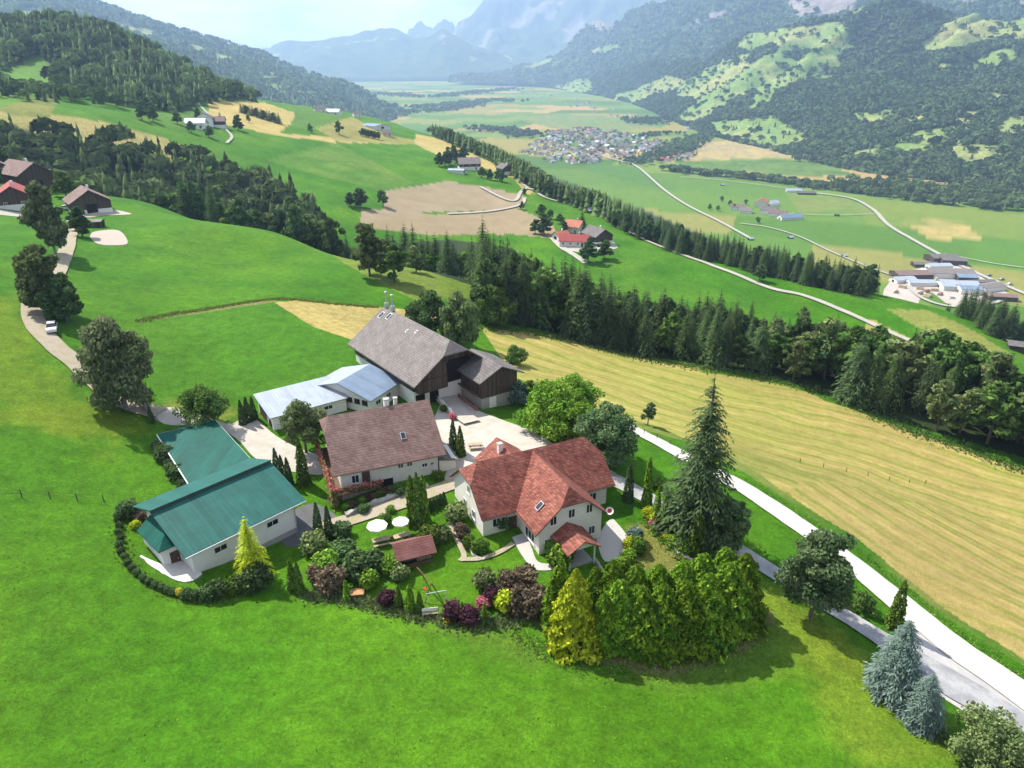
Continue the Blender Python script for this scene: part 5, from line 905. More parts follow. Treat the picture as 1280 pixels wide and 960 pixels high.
# trees around the distant farms and on the pastures
def T_(k, px, py, h, label, wide=1.0, **kw):
    p = G(px, py); return plant(k, tuple(p), h, label, None, wide, rz=(px*7+py) % 6.28, **kw)
for a in [('darkbroad0',185,145,14,'dark round tree left of the farm under the knoll',1.2),('darkbroad1',178,150,11,'smaller dark tree in the pasture left of the farm under the knoll',1.3),('broad1',192,152,12,'leafy tree in front of the dark round pasture tree',1.2),('broad2',222,155,10,'single round tree just left of the farm under the knoll',1.1),('darkbroad2',298,163,13,'dark tree right of the farm drive under the knoll',1.3),('broad0',311,153,7,'small tree in the field beside the farm drive',1),('darkbroad3',240,132,11,'tree at the knoll wood end of the farm drive',1.2),('broad3',254,131,10,'second tree at the knoll wood end of the farm drive',1.2),
 ('darkbroad1',424,168,13,'dark round tree alone in the hay under the ridge farm',1.1),('olive1',388,166,9,'thin pale tree alone in the hay under the ridge farm',.9),('broad1',240,166,9,'garden tree in front of the pale long farmhouse',1.2),('broad2',262,172,9,'garden tree below the dark gabled farmhouse',1.2),('spruce0',276,154,11,'spruce behind the brown barn under the knoll',1),('darkbroad0',248,150,10,'tree behind the farm under the knoll',1.2),
 ('darkbroad2',450,258,12,'bushy tree at the corner of the brown field',1.5),('darkbroad3',438,258,9,'lower bushy tree at the corner of the brown field',1.5),('broad0',479,258,11,'round tree on the edge of the brown field',1.1),('broad1',602,222,9,'tree below the broad grey farmhouse',1.2),('darkbroad0',612,225,9,'second tree below the broad grey farmhouse',1.2),('broad2',622,226,10,'tree left of the dark gabled lane house',1.1),('darkbroad1',628,228,10,'tree below the dark gabled lane house',1.2),
 ('darkbroad2',655,243,5,'small bush at the lane bend',1.2),('darkbroad3',652,262,6,'bush where the field track meets the lane',1.2),('broad3',676,271,9,'round tree in the green strip above the red-roofed farm',1.3),('broad0',687,274,7,'second tree in the green strip above the red-roofed farm',1.3),('broad1',700,280,7,'third tree in the green strip above the red-roofed farm',1.3),('darkbroad0',680,293,13,'big bushy tree left of the red-roofed farm',1.5),('darkbroad1',669,292,9,'lower bushy tree left of the red-roofed farm',1.4),('spruce1',727,290,14,'dark conifer behind the orange-roofed house',1.3),('darkbroad2',706,292,8,'dark tree beside the small white outhouse',1.1),('darkbroad3',735,328,14,'broad dark tree below the red-roofed farm drive',1.3),('broad2',755,324,11,'leafy tree below the dark barn of the red-roofed farm',1.3),('darkbroad0',768,283,6,'lone bush beside the lane above the valley',1.6),
 ('olive0',1000,414,11,'thin grey tree standing above the wood edge',.8),('broad3',1000,472,10,'yellowish round tree at the hay field edge',1.1),('darkbroad1',949,352,9,'dark tree against the lane under the belt',1.3),
 ('broad0',365,298,13,'biggest of the trees on the crest of the upper meadow',1.25),('broad1',384,304,9,'second tree on the crest of the upper meadow',1.2),('broad2',397,308,9,'slim third tree on the crest of the upper meadow',.9),('olive1',463,346,15,'grey green tree on the slope above the barn',1.1),('broad3',493,353,11,'bright leafy tree beside the grey green one above the barn',1.2),('olive2',520,340,8,'shrubby tree at the rim of the hollow',1.2),
 ('broad2',83,246,10,'green tree between the yellow house and the brown barn',1.3),('lime0',92,236,11,'bright green tree behind the brown hamlet barn',1.1),('darkbroad2',8,222,12,'dark tree behind the hamlet roofs',1.2),('darkbroad3',-8,232,12,'dark tree at the left rim behind the hamlet',1.2),('darkbroad0',103,296,9,'dark tree at the corner of the riding ground',1.2),('darkbroad1',96,290,6,'shrub beside the road by the riding ground',1.3)]:
    T_(*a)
for i, (px, py) in enumerate([(549,208),(556,207),(563,206),(570,204),(577,201),(560,200),(568,197),(581,198)]): T_(f'darkbroad{i % 4}', px, py, 12, 'dark tree in the round clump beside the broad grey farmhouse', 1.2)['group'] = 'trees of the clump by the grey farmhouse'
for i in range(14): T_(['fir0', 'spruce1', 'darkbroad2'][i % 3], 302+i*3.6, 141+i*1.05, 11 if i % 3 < 2 else 9, 'tree in the dark strip of trees across the hay slope', 1.3)['group'] = 'trees of the strip on the hay slope'
for i in range(6): T_(f'darkbroad{i % 4}', 453+i*4, 170+i*.9, 8, 'dark bush in the short row below the blue-grey hall', 1.4)['group'] = 'bushes below the blue-grey hall'
for i, (px, py) in enumerate([(902,252),(912,257),(917,262),(932,256),(947,279),(897,264),(887,262)]): p = G(px, py); plant(f'broad{i % 4}', tuple(p), 11, 'round tree dotted about the valley farm', 'trees around the valley farm', 1.1)
# ------------------------------------------------------------------ large single trees near the houses
def H_(name, px, py, h, r, lf, seed, label, n=5000, s=.55, base=.14, nl=22, trunk=.28, bark=None, asp=1.4, flat=1.0, top=.75, limbs=7, z=None, droop=None):
    p = G(px, py) if z is None else PZ(px, py, z)
    return hero(name, tuple(p-np.array([0,0,.05])), lobes_crown('crown', LF[lf], rand_lobes(h, r, h*base, nl, seed, flat, top), int(n*1.9), s*.68, seed, asp, droop=droop), trunk_mesh('trunk', bark or BARK, h*.72, trunk, seed, limbs, .25, .42), label)
DR = np.array([0, 0, -1.0])
H_('birch', 158, 512, 16.5, 5.5, 'birch', 301, 'large airy birch drooping over the farm road', 7500, .50, .05, 40, .3, BARKW, 1.9, 1.15, droop=DR)
H_('birch', 66, 392, 14, 4.5, 'olive', 302, 'dark bushy birch on the bend of the farm road', 6000, .6, .06, 26, .28, BARKW, 1.7); H_('birch', 84, 402, 9, 3.7, 'dark', 303, 'low dark tree at the foot of the bushy roadside birch', 3800, .6, .06, 18, .25); H_('birch', 44, 372, 10, 3.4, 'olive', 312, 'smaller roadside birch behind the bushy one', 3200, .6, .06, 18, .25, BARKW)
H_('birch', 70, 318, 18.5, 4.7, 'birch', 304, 'tall birch in front of the hamlet', 6000, .7, .08, 28, .3, BARKW, 1.8, 1.2, droop=DR)
H_('fruit_tree', 255, 531, 6.8, 4.4, 'broad', 305, 'spreading apple tree at the entrance of the stable yard', 4200, .36, .16, 22, .2); H_('ash_tree', 383, 566, 9.2, 3.6, 'olive', 306, 'airy ash tree between the stable and the farmhouse', 4000, .36, .2, 22, .2)
H_('willow', 573, 432, 12.5, 5.0, 'olive', 307, 'weeping willow behind the granary', 6500, .5, .06, 26, .3, BARK, 2.4, 1.3, droop=DR); H_('broadleaf_tree', 535, 420, 10.5, 5.4, 'dark', 308, 'dark round tree behind the barn ridge', 3800, .6, .08, 20, .3); H_('broadleaf_tree', 618, 406, 10.5, 5.6, 'broad', 309, 'round green tree at the left corner of the hay field', 4500, .55, .06, 22, .3)
H_('fruit_tree', 688, 541, 9.0, 5.4, 'lime', 310, 'broad bright green walnut tree beside the yard', 7500, .42, .08, 30, .3); H_('fruit_tree', 716, 524, 8.0, 4.6, 'lime', 311, 'bright green tree behind the broad walnut', 5200, .42, .08, 24, .3); H_('fruit_tree', 757, 578, 9.6, 4.7, 'maple', 313, 'leafy pear tree behind the red-tiled house', 7000, .40, .10, 28, .3); H_('fruit_tree', 727, 556, 7.4, 3.8, 'lime', 314, 'lime green tree between walnut and pear', 4400, .40, .08, 22, .25)
H_('shrub', 648, 507, 5.0, 1.9, 'blue', 315, 'grey green shrub at the corner of the granary', 1500, .34, .04, 12, .12); H_('shrub', 668, 504, 4.4, 2.2, 'thuja', 316, 'green shrub beside the grey green granary shrub', 1500, .34, .04, 12, .12); H_('shrub', 645, 455, 4.2, 2.6, 'broad', 317, 'leafy bush behind the granary roof', 1400, .4, .04, 12, .12)
H_('maple_tree', 1012, 772, 12.2, 4.3, 'maple', 318, 'round dark maple standing on the lane verge', 8500, .42, .17, 30, .26, asp=1.2); H_('broadleaf_tree', 810, 531, 4.6, 1.45, 'maple', 319, 'small young tree alone at the edge of the hay field', 1100, .28, .2, 10, .1); H_('broadleaf_tree', 906, 690, 7.8, 2.7, 'maple', 320, 'rounded leafy tree right of the big spruce', 4200, .34, .2, 20, .2)
H_('shrub', 1236, 962, 6.2, 4.0, 'olive', 321, 'bushy tree at the junction of road and lane', 6500, .30, .04, 26, .15); H_('shrub', 1075, 762, 2.6, 1.9, 'broad', 322, 'green bush between lane and gravel road', 1500, .26, .02, 10, .1); H_('shrub', 1050, 748, 1.8, 1.3, 'lime', 323, 'light bush behind the maple', 800, .24, .02, 8, .08)
# big spruce and two blue spruces
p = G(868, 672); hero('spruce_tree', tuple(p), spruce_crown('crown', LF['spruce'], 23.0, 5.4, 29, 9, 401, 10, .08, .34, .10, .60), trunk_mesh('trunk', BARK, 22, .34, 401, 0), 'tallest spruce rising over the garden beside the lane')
p = G(1113, 866); hero('blue_spruce', tuple(p), spruce_crown('crown', LF['blue'], 9.7, 3.2, 30, 15, 402, 7, .0, .22, 0, .62), trunk_mesh('trunk', BARK, 9.0, .2, 402, 0), 'larger blue spruce on the lane verge'); p = G(1148, 902); hero('blue_spruce', tuple(p), spruce_crown('crown', LF['blue'], 6.4, 2.6, 24, 15, 403, 7, .0, .22, 0, .62), trunk_mesh('trunk', BARK, 5.8, .17, 403, 0), 'smaller blue spruce in front of the larger one')
T_('thuja0', 1116, 784, 6.8, 'clipped leaning thuja column between lane and road', 1.1)
# tall cypress screen in front of the red-tiled house
HB = [('goldcone0',716,802,10.2,1.0,'golden yellow cypress at the left front of the screen'),('brightthuja0',690,783,7.4,1.5,'slim green cypress left of the golden one'),('brightthuja1',699,775,8.8,1.3,'slim green cypress behind the golden one'),('hedgecone0',752,806,7.4,.72,'narrow green cypress right of the golden one'),('hedgecone1',772,800,8.6,1.0,'second cypress of the front row from the golden one'),('hedgecone0',796,806,8.4,1.05,'third cypress of the front row from the golden one'),('hedgecone1',822,806,8.6,1.0,'fourth cypress of the front row from the golden one'),('hedgecone0',850,803,8.8,1.0,'fifth cypress of the front row from the golden one'),('hedgecone1',877,797,9.2,1.0,'sixth cypress of the front row from the golden one'),('hedgecone0',902,786,9.6,1.0,'seventh cypress of the front row from the golden one'),('hedgecone1',921,772,9.4,.95,'last cypress at the right end of the screen'),
 ('hedgecone1',762,772,8.4,.9,'cypress of the second row behind the narrow green one'),('hedgecone0',790,776,8.2,.95,'second cypress of the rear row from the house side'),('hedgecone1',818,778,8.4,.95,'middle cypress of the rear row'),('hedgecone0',846,774,8.6,.95,'fourth cypress of the rear row from the house side'),('hedgecone1',872,766,8.8,.95,'fifth cypress of the rear row from the house side'),('hedgecone0',898,756,8.6,.95,'sixth cypress of the rear row from the house side'),('hedgecone0',742,768,7.0,.8,'short cypress between the golden one and the porch'),('thuja0',910,742,6.6,1.2,'yellow green column behind the right end of the screen'),('brightthuja1',900,735,6.2,1.3,'light green column next to the rock garden'),('thuja1',920,752,6.8,1.3,'dark column at the right end behind the screen')]
for k, px, py, h, wd, lb in HB: T_(k, px, py, h*.94, lb, wd*1.06)
# ------------------------------------------------------------------ columns and clipped shrubs of the garden
for k, px, py, h, wd, lb in [('darkthuja0',347,592,4.4,1.0,'first of the dark thujas above the machine barn'),('darkthuja1',354,598,4.0,1.0,'second of the dark thujas above the machine barn'),('darkthuja0',362,606,4.6,1.0,'third of the dark thujas above the machine barn'),('thuja0',380,605,7.4,1.0,'tallest thuja between machine barn and farmhouse'),('darkthuja1',399,669,5.2,.95,'left one of the thuja pair at the track end'),('darkthuja0',412,671,4.9,.95,'right one of the thuja pair at the track end'),('brightthuja0',516,656,7.6,.9,'left column of the tall trio by the track'),('thuja1',524,658,8.2,.9,'middle column of the tall trio by the track'),('brightthuja1',531,654,7.4,.9,'right column of the tall trio by the track'),
 ('darkthuja0',567,562,5.2,1.0,'taller thuja in the yard behind the farmhouse'),('thuja0',576,570,5.2,1.1,'wider thuja in the yard behind the farmhouse'),('darkthuja1',785,625,6.0,.9,'dark column right of the red-tiled house'),('brightthuja0',808,632,7.6,.85,'light column left of the big spruce'),('brightthuja1',820,650,5.4,1.0,'first of the bright columns under the big spruce'),('brightthuja0',830,656,5.6,1.0,'second of the bright columns under the big spruce'),('thuja0',839,660,5.4,1.0,'third of the bright columns under the big spruce'),('darkthuja0',848,664,4.6,1.1,'dark column under the big spruce'),('thuja1',868,694,6.6,1.2,'column at the rim of the rock garden'),('darkthuja1',304,530,4.4,1.1,'left dark thuja at the stable end'),('darkthuja0',311,527,4.6,1.1,'middle dark thuja at the stable end'),('darkthuja1',318,524,4.2,1.1,'right dark thuja at the stable end'),
 ('thuja0',367,738,4.6,1.1,'left one of the thuja pair by the machine barn hedge'),('thuja1',375,740,4.4,1.1,'right one of the thuja pair by the machine barn hedge'),('brightthuja0',434,750,2.9,1.3,'small column in the garden front border'),('thuja1',499,758,3.0,1.4,'clipped column left of the swing'),('brightthuja1',513,762,3.6,1.5,'widest clipped column left of the swing'),('thuja0',525,764,2.9,1.3,'clipped column next to the swing'),('brightthuja0',606,780,3.0,1.2,'clipped column beside the purple barberry'),('thuja1',578,775,2.6,1.2,'narrow column between the dark barberries'),('darkthuja1',190,528,3.2,1.1,'dark column at the corner by the farm road'),('darkthuja0',545,501,2.4,1.2,'little thuja behind the farmhouse roof')]: T_(k, px, py, h, lb, wd)
for i in range(6): T_('darkthuja1', 534+i*4.2, 640-i*2.2, 1.9, 'low cone in the small row beside the tall trio', 1.6)['group'] = 'low cones beside the tall trio'
S_ = [('limeball0',408,716,3.4,1.25,'lime green shrub left of the bronze tree'),('bronzeball0',414,738,3.5,1.15,'bronze leaved shrub tree in the garden'),('bronzeball1',398,726,2.6,1.2,'small bronze shrub in the garden border'),('darkball0',448,720,3.7,1.25,'big dark shrub in the middle of the garden'),('darkball1',430,700,3.2,1.3,'dark shrub behind the lime green one'),('darkball0',466,712,3.0,1.3,'dark shrub left of the garden hut'),('limeball1',490,716,2.8,1.0,'bright fern green shrub beside the garden hut'),('limeball0',462,733,2.6,1.1,'yellow green shrub above the flower border'),('oliveball0',500,724,2.4,1.1,'grey shrub at the front corner of the hut'),('oliveball1',395,690,3.2,1.3,'grey green shrub by the dark forecourt'),('darkball1',428,672,2.6,1.2,'dark shrub beneath the thuja pair'),
 ('round0',536,682,3.2,1.1,'round shrub behind the garden hut'),('oliveball0',552,676,2.4,1.2,'small tree with yellowish leaves on the lawn'),('round1',482,654,1.8,1.1,'bush between the two white parasols'),('purpleball0',484,755,2.2,1.15,'dark purple shrub in the front border'),('purpleball1',566,774,2.7,1.0,'narrow dark purple shrub in the front border'),('purpleball0',588,778,2.5,1.1,'round purple barberry in the front border'),('yellowball0',560,777,1.2,1.0,'small yellow flowering shrub in the front border'),('pinkball0',604,760,1.6,1.3,'salmon pink shrub behind the purple barberry'),('purpleball1',617,752,2.4,1.1,'dark shrub behind the salmon pink one'),('goldball0',631,762,2.9,1.0,'golden shrub at the right of the border'),('darkball0',606,778,1.6,1.2,'low dark shrub at the end of the border'),('bronzeball0',648,764,3.7,1.0,'tall bronze shrub beside the golden one'),('bronzeball1',668,768,4.1,1.0,'tallest bronze shrub next to the cypress screen'),('bronzeball0',638,742,3.4,1.1,'bronze shrub near the house path'),('oliveball1',606,735,3.0,1.1,'olive shrub at the lawn edge'),('bronzeball1',655,733,3.2,1.2,'bronze shrub under the house path'),
 ('round0',596,690,1.9,1.0,'left one of the three egg shaped shrubs by the house'),('round1',603,690,2.1,1.0,'middle one of the three egg shaped shrubs by the house'),('round0',586,684,1.9,1.0,'right hand shrub of the egg shaped trio by the gable'),('bronzeball0',578,672,2.4,1.0,'rose bush at the corner of the red-tiled house'),('oliveball0',570,650,3.0,1.2,'climbing shrub at the gable of the red-tiled house'),('limeball1',690,694,2.6,1.0,'green shrub left of the porch'),('limeball0',700,708,3.4,1.1,'bright green shrub before the porch'),
 ('blueball0',793,676,2.4,1.1,'round blue grey shrub on the side lawn'),('goldball1',788,688,2.2,1.1,'golden shrub beside the terrace'),('round1',796,690,2.4,1.1,'green shrub beside the golden one at the terrace'),('limeball0',785,702,2.0,1.2,'lime shrub at the terrace corner'),('limeball1',777,712,2.0,1.2,'second lime shrub at the terrace corner'),('goldball0',810,645,1.6,1.4,'yellow shrub at the head of the rock garden'),('goldball1',816,650,1.4,1.4,'second yellow shrub at the head of the rock garden'),('pinkball1',815,656,.9,1.3,'pink cushion in the rock garden'),('purpleball0',840,664,1.5,1.0,'purple shrub in the rock garden'),('limeball0',842,682,1.6,1.3,'lime cushion in the rock garden'),('goldball0',834,674,1.1,1.3,'golden cushion in the rock garden'),('limeball1',856,690,2.2,1.3,'lime shrub at the rim of the rock garden'),('blueball1',884,712,1.6,1.4,'blue cushion at the end of the rock garden'),('oliveball1',824,664,1.0,1.4,'olive cushion in the rock garden'),
 ('darkball0',322,735,3.6,1.2,'dark round shrub under the golden spruce'),('darkball1',302,738,2.4,1.2,'dark shrub in the hedge below the machine barn'),('round0',288,742,2.2,1.2,'round shrub in the hedge below the machine barn'),('darkball0',272,746,2.4,1.2,'left dark shrub in the hedge below the machine barn'),('darkball1',260,748,2.0,1.2,'outermost dark shrub in the hedge below the machine barn'),('yellowball1',225,744,1.1,1.0,'small yellow shrub in the dotted hedge'),('darkball0',234,748,1.5,1.2,'dark shrub beside the small yellow one'),('darkball1',243,749,1.4,1.2,'last dark shrub before the gap in the dotted hedge'),('darkball0',164,645,2.8,1.2,'dark shrub behind the annex'),('bronzeball1',176,652,1.8,1.2,'reddish shrub behind the annex'),('goldball0',170,660,1.3,1.2,'yellow shrub behind the annex'),('darkball1',152,648,1.6,1.2,'dark shrub at the head of the dotted hedge'),('round1',283,588,3.0,1.0,'bush growing between the two green roofs'),
 ('round0',668,522,1.6,1.2,'bush at the corner of the yard lawn'),('oliveball0',685,526,1.2,1.3,'pale bush on the yard lawn'),('pinkball0',566,524,1.4,1.1,'red flowering bush at the barn ramp'),('round1',555,514,1.4,1.2,'bush beside the barn ramp'),('limeball0',488,640,1.2,1.3,'light bush on the bank below the farmhouse'),('darkball0',1176,926,1.3,1.1,'small dark bush by the blue spruces'),('darkball1',455,640,1.4,1.4,'dark bush at the foot of the farmhouse wall'),('darkball0',500,618,1.5,1.4,'second dark bush at the farmhouse wall'),('round0',548,600,1.8,1.2,'bush at the corner of the farmhouse lean-to'),('round1',822,610,1.8,1.4,'bush by the lane behind the light column'),('darkball1',620,660,2.6,1.1,'dark climber on the front wall of the red-tiled house'),('darkball0',630,660,2.6,1.0,'climber beside the front door of the red-tiled house')]
for k, px, py, h, wd, lb in S_: T_(k, px, py, h*.9, lb, wd)
for i in range(9): T_('bronzeball0' if i % 3 else 'limeball1', 432+i*7, 636-i*2.9, .8, 'low perennial cushion on the stone bank below the farmhouse', 1.5)['group'] = 'perennials on the stone bank'
for i, (px, py) in enumerate([(148,652),(150,660),(149,668),(151,676),(150,684),(152,692),(157,699),(161,706),(166,713),(172,719),(180,726),(187,730),(195,734),(203,738),(210,741),(217,743)]): T_(f'darkball{i % 2}', px, py, .95, 'low dark shrub in the dotted hedge around the annex lawn', 1.05)['group'] = 'shrubs of the dotted hedge'
for i in range(8): T_('darkball1', 196+i*5.4, 560+i*7.6, 1.3+.5*(i % 3), 'bush along the back wall of the carport', 1.3)['group'] = 'bushes behind the carport'
p = G(318, 722); hero('golden_spruce', tuple(p), spruce_crown('crown', LF['gold'], 9.0, 2.5, 24, 11, 404, 6, .02, .3, 0, .75), trunk_mesh('trunk', BARK, 8.4, .16, 404, 0), 'golden yellow spruce in front of the machine barn')
# ------------------------------------------------------------------ garden things, cars, fences
def car(px, py, rot, paint, label, kind_='car', s=1.0, z=None):
    p = G(px, py); e = empty(kind_, (p[0], p[1], p[2]+.1), R(rot), label, kind_); e.scale = (s, s, s); cm = mat('car_'+label.split()[0], paint, .3, .03, 1, None, 0, .2, .6)
    prof = [(-2.1,.35),(2.1,.35),(2.12,.75),(1.95,.92),(1.05,1.0),(-1.75,1.02),(-2.1,.9)]; b = MB(); extr(b, [(0,0)]*0 or [(-1,0),(1,0),(1,.1),(-1,.1)], -.01, .01) if 0 else None
    extry(b, prof, -.86, .86); body = b.build('body', cm, e)
    b = MB(); lo = [(-1.7,-.82,1.0),(.95,-.82,1.0),(.95,.82,1.0),(-1.7,.82,1.0)]; hi = [(-1.3,-.66,1.48),(.25,-.66,1.5),(.25,.66,1.5),(-1.3,.66,1.48)]; b.add(lo+hi, [(0,1,5,4),(1,2,6,5),(2,3,7,6),(3,0,4,7)]); b.build('window', GLASS, e); MB().slab([(-1.34,-.68,1.55),(.3,-.68,1.56),(.3,.68,1.56),(-1.34,.68,1.55)], .07).build('car_roof', cm, e)
    for x in (-1.3, 1.3):
        for y in (-.8, .8): w = MB().bar((x, y-.1, .33), (x, y+.1, .33), .33, n=12).build('wheel', DARK, e); MB().bar((x, y-.11, .33), (x, y+.11, .33), .19, n=10).build('rim', METAL, w)
    for y in (-.6, .6): MB().box(2.06, 2.15, y-.18, y+.18, .62, .78).build('headlight', FRAME, e)
    return e
car(66, 414, -62, (.55,.55,.57), 'silver car driving down the farm road'); car(84, 262, 30, (.70,.70,.70), 'white car parked in the hamlet yard'); car(88, 278, -60, (.72,.72,.70), 'pale car on the road below the hamlet'); car(1190, 373, 10, (.6,.6,.6), 'grey lorry sized van in the works yard', 'van', 1.6); car(1252, 350, 20, (.15,.2,.3), 'blue lorry sized van at the right of the works', 'van', 1.7); car(1262, 356, 20, (.5,.5,.5), 'light lorry sized van at the right of the works', 'van', 1.7); car(1236, 345, 20, (.2,.2,.22), 'dark lorry sized van beside the works hall', 'van', 1.7)
def parasol(px, py, label, r=1.75):
    p = G(px, py); e = empty('parasol', tuple(p), .3, label, 'parasol'); b = MB(); n = 8; vs = [(0,0,2.55)]+[(r*math.cos(2*math.pi*i/n), r*math.sin(2*math.pi*i/n), 2.15) for i in range(n)]+[(r*math.cos(2*math.pi*i/n), r*math.sin(2*math.pi*i/n), 1.98) for i in range(n)]
    b.add(vs, [(0, 1+i, 1+(i+1) % n) for i in range(n)]+[(1+i, n+1+i, n+1+(i+1) % n, 1+(i+1) % n) for i in range(n)]); b.build('canopy', mat('parasol_cloth', (.80,.78,.70), .9, .04), e); MB().bar((0,0,0), (0,0,2.5), .03, n=6).build('pole', METAL, e); MB().bar((0,0,0), (0,0,.12), .3, n=10).build('base', CONC, e)
parasol(473, 674, 'larger white parasol nearer the farmhouse forecourt', 1.35); parasol(502, 669, 'smaller white parasol nearer the tall column trio', 1.1)
def table(px, py, rot, label):
    p = G(px, py); e = empty('picnic_table', tuple(p), R(rot), label, 'table'); MB().box(-1.1, 1.1, -.4, .4, .70, .76).build('tabletop', WOODL, e)
    for sy in (-.75, .75): MB().box(-1.1, 1.1, sy-.15, sy+.15, .42, .47).build('bench_seat', WOODL, e)
    for x in (-.85, .85): MB().bar((x,-.75,0), (x,.1,.7), .045).bar((x,.75,0), (x,-.1,.7), .045).bar((x,-.85,.40), (x,.85,.40), .04).build('leg', WOODL, e)
table(477, 680, 20, 'pale wooden table beneath the larger parasol'); table(503, 675, 25, 'pale wooden table beside the garden hut roof'); table(594, 560, 10, 'grey table in the gravel yard by the thujas')
# garden hut
p = PZ(500, 716, -1.7); Q_ = empty('garden_hut', tuple(p), R(22), 'small open garden hut with a reddish brown gable roof', 'hut')
gable_roof(MB(), -.4, 4.6, -.5, 1.5, 3.5, 2.1, 3.3, t=.12).build('roof', mat_tiles('hut_shingles', (.16,.06,.05), (.22,.10,.085), .18, .8, .15), Q_)
b = MB(); extr(b, [(2.9,0),(3.0,0),(3.0,2.3),(2.9,2.3)], .0, 4.2); b.box(0, .1, 0, 3, 0, 2.2).box(0, 4.2, 0, .1, 0, .9).build('wall', WOODM_, Q_)
for x, y in ((.08,.08),(4.15,.08),(4.15,2.95),(.08,2.95)): MB().box(x-.07, x+.07, y-.07, y+.07, -.6, 2.3).build('post', WOODM_, Q_)
MB().box(.0, 4.2, 0, 3, -.6, .05).build('floor', WOODL, Q_); MB().box(.8, 3.2, 1.0, 1.9, .65, .72).build('tabletop', WOODL, Q_)
# swing frame
p = G(532, 740); e = empty('swing', tuple(p), R(-55), 'timber swing frame standing on the lawn', 'swing')
for x in (-1.6, 1.6): MB().bar((x,-1.0,-.1), (x,0,2.4), .06).bar((x,1.0,-.1), (x,0,2.4), .06).build('frame_leg', WOODM_, e)
MB().bar((-1.8,0,2.4), (1.8,0,2.4), .07).build('crossbeam', WOODM_, e); s_ = MB().box(-.3,.3,-.12,.12,.5,.54).build('seat', REDM, e)
for x in (-.28, .28): MB().bar((x,0,.54), (x,0,2.4), .015).build('rope', DARK, s_)
p = G(538, 770); e = empty('bench', tuple(p), R(10), 'white framed garden bench at the edge of the meadow', 'bench'); MB().box(-.9,.9,-.2,.2,.42,.47).build('seat', WOODL, e); MB().box(-.9,.9,.2,.25,.55,.95).build('backrest', FRAME, e)
for x in (-.8, .8): MB().box(x-.04, x+.04, -.18, .24, 0, .42).build('leg', FRAME, e)
p = G(546, 752); e = empty('trampoline_goal', tuple(p), R(15), 'white framed net goal on the lawn', 'goal'); e.name = 'football_goal'; MB().bar((-1.1,0,0), (-1.1,0,1.4), .05).bar((-1.1,0,1.4), (1.1,0,1.4), .05).bar((1.1,0,1.4), (1.1,0,0), .05).build('frame', FRAME, e); b = MB(); [b.bar((-1.1+.28*i,0,1.4), (-1.1+.28*i,.7,0), .012) for i in range(9)]; b.build('net', FRAME, e)
p = G(446, 744); e = empty('raised_bed', tuple(p), R(8), 'raised timber bed of orange earth in the garden border', 'raised bed'); b = MB().box(-.9,.9,-.6,-.5,0,.5).box(-.9,.9,.5,.6,0,.5).box(-.9,-.8,-.5,.5,0,.5).box(.8,.9,-.5,.5,0,.5); b.build('frame', WOODM_, e); MB().box(-.8,.8,-.5,.5,0,.42).build('soil', mat('orange_earth', (.40,.22,.10), .95, .2), e)
p = PZ(530, 697, -1.0); e = empty('woodpile', tuple(p), R(25), 'low pile of split logs beside the garden hut', 'woodpile'); b = MB(); [b.bar((-.9+.2*i, -.4, .1+.2*j), (-.9+.2*i, .4, .1+.2*j), .1, n=6) for i in range(9) for j in range(3)]; b.build('logs', WOODL, e)
# satellite dish at the corner of the wing roof
w_ = W(A, 14.75, -6.3, 2.55); e = empty('satellite_dish', w_, R(-20), 'round red and white dish at the eaves corner of the wing', 'dish'); MB().bar((0,0,0), (.06,-.08,.45), .03).build('bracket', METAL, e)
b = MB(); c_ = Vector((.08,-.2,.55)); n_ = Vector((.2,-.8,.55)).normalized(); u_ = n_.orthogonal().normalized(); v_ = n_.cross(u_); rg = [[c_+n_*h_+(u_*math.cos(a)+v_*math.sin(a))*r_ for a in np.linspace(0, 2*math.pi, 17)[:-1]] for r_, h_ in ((.5,.12),(.3,.03),(.001,0.0))]; b.add(sum(rg, []), [(i, (i+1) % 16, 16+(i+1) % 16, 16+i) for i in range(16)], 0); b.add(sum(rg, []), [(16+i, 16+(i+1) % 16, 32+(i+1) % 16, 32+i) for i in range(16)], 1); b.build('reflector', [FRAME, REDM], e)
# edging walls and stone banks
def wallet(name, pix, h, t, m, label, cat):
    L = smooth_line([G(px, py)[:2] for px, py in pix], 8); o = L[len(L)//2]; z0 = gz(*o); rnd = random.Random(len(pix)); b = MB()
    T = np.gradient(L, axis=0); T /= np.linalg.norm(T, axis=1)[:, None]; N = np.c_[-T[:, 1], T[:, 0]]; Z = hz(L[:, 0], L[:, 1]); vs = []; n = len(L)
    for s, zz in ((-1,-.4),(-1,1),(1,1),(1,-.4)):
        for i in range(n): q = L[i]+N[i]*s*t/2*(1+rnd.uniform(-.25,.25))-o; vs.append((q[0], q[1], Z[i]-z0+(h*(1+rnd.uniform(-.3,.3)) if zz > 0 else zz)))
    fs = [(k*n+i, k*n+i+1, (k+1)*n+i+1, (k+1)*n+i) for k in range(3) for i in range(n-1)]+[(0,n,2*n,3*n),(n-1,4*n-1,3*n-1,2*n-1)]
    ob = link(name, b.add(vs, fs).mesh(name, m)); ob.location = (o[0], o[1], z0); return prop(ob, label, cat)
wallet('stone_wall', [(432,646),(455,636),(480,627),(505,617),(535,609)], .55, .7, STONE, 'low rubble stone wall on the bank below the farmhouse', 'stone wall'); wallet('stone_edging', [(812,654),(820,662),(832,672),(845,688),(862,700),(878,706)], .3, .45, mat('pale_stone', (.55,.50,.42), .9, .25, 3), 'curved pale stone edging of the rock garden', 'edging')
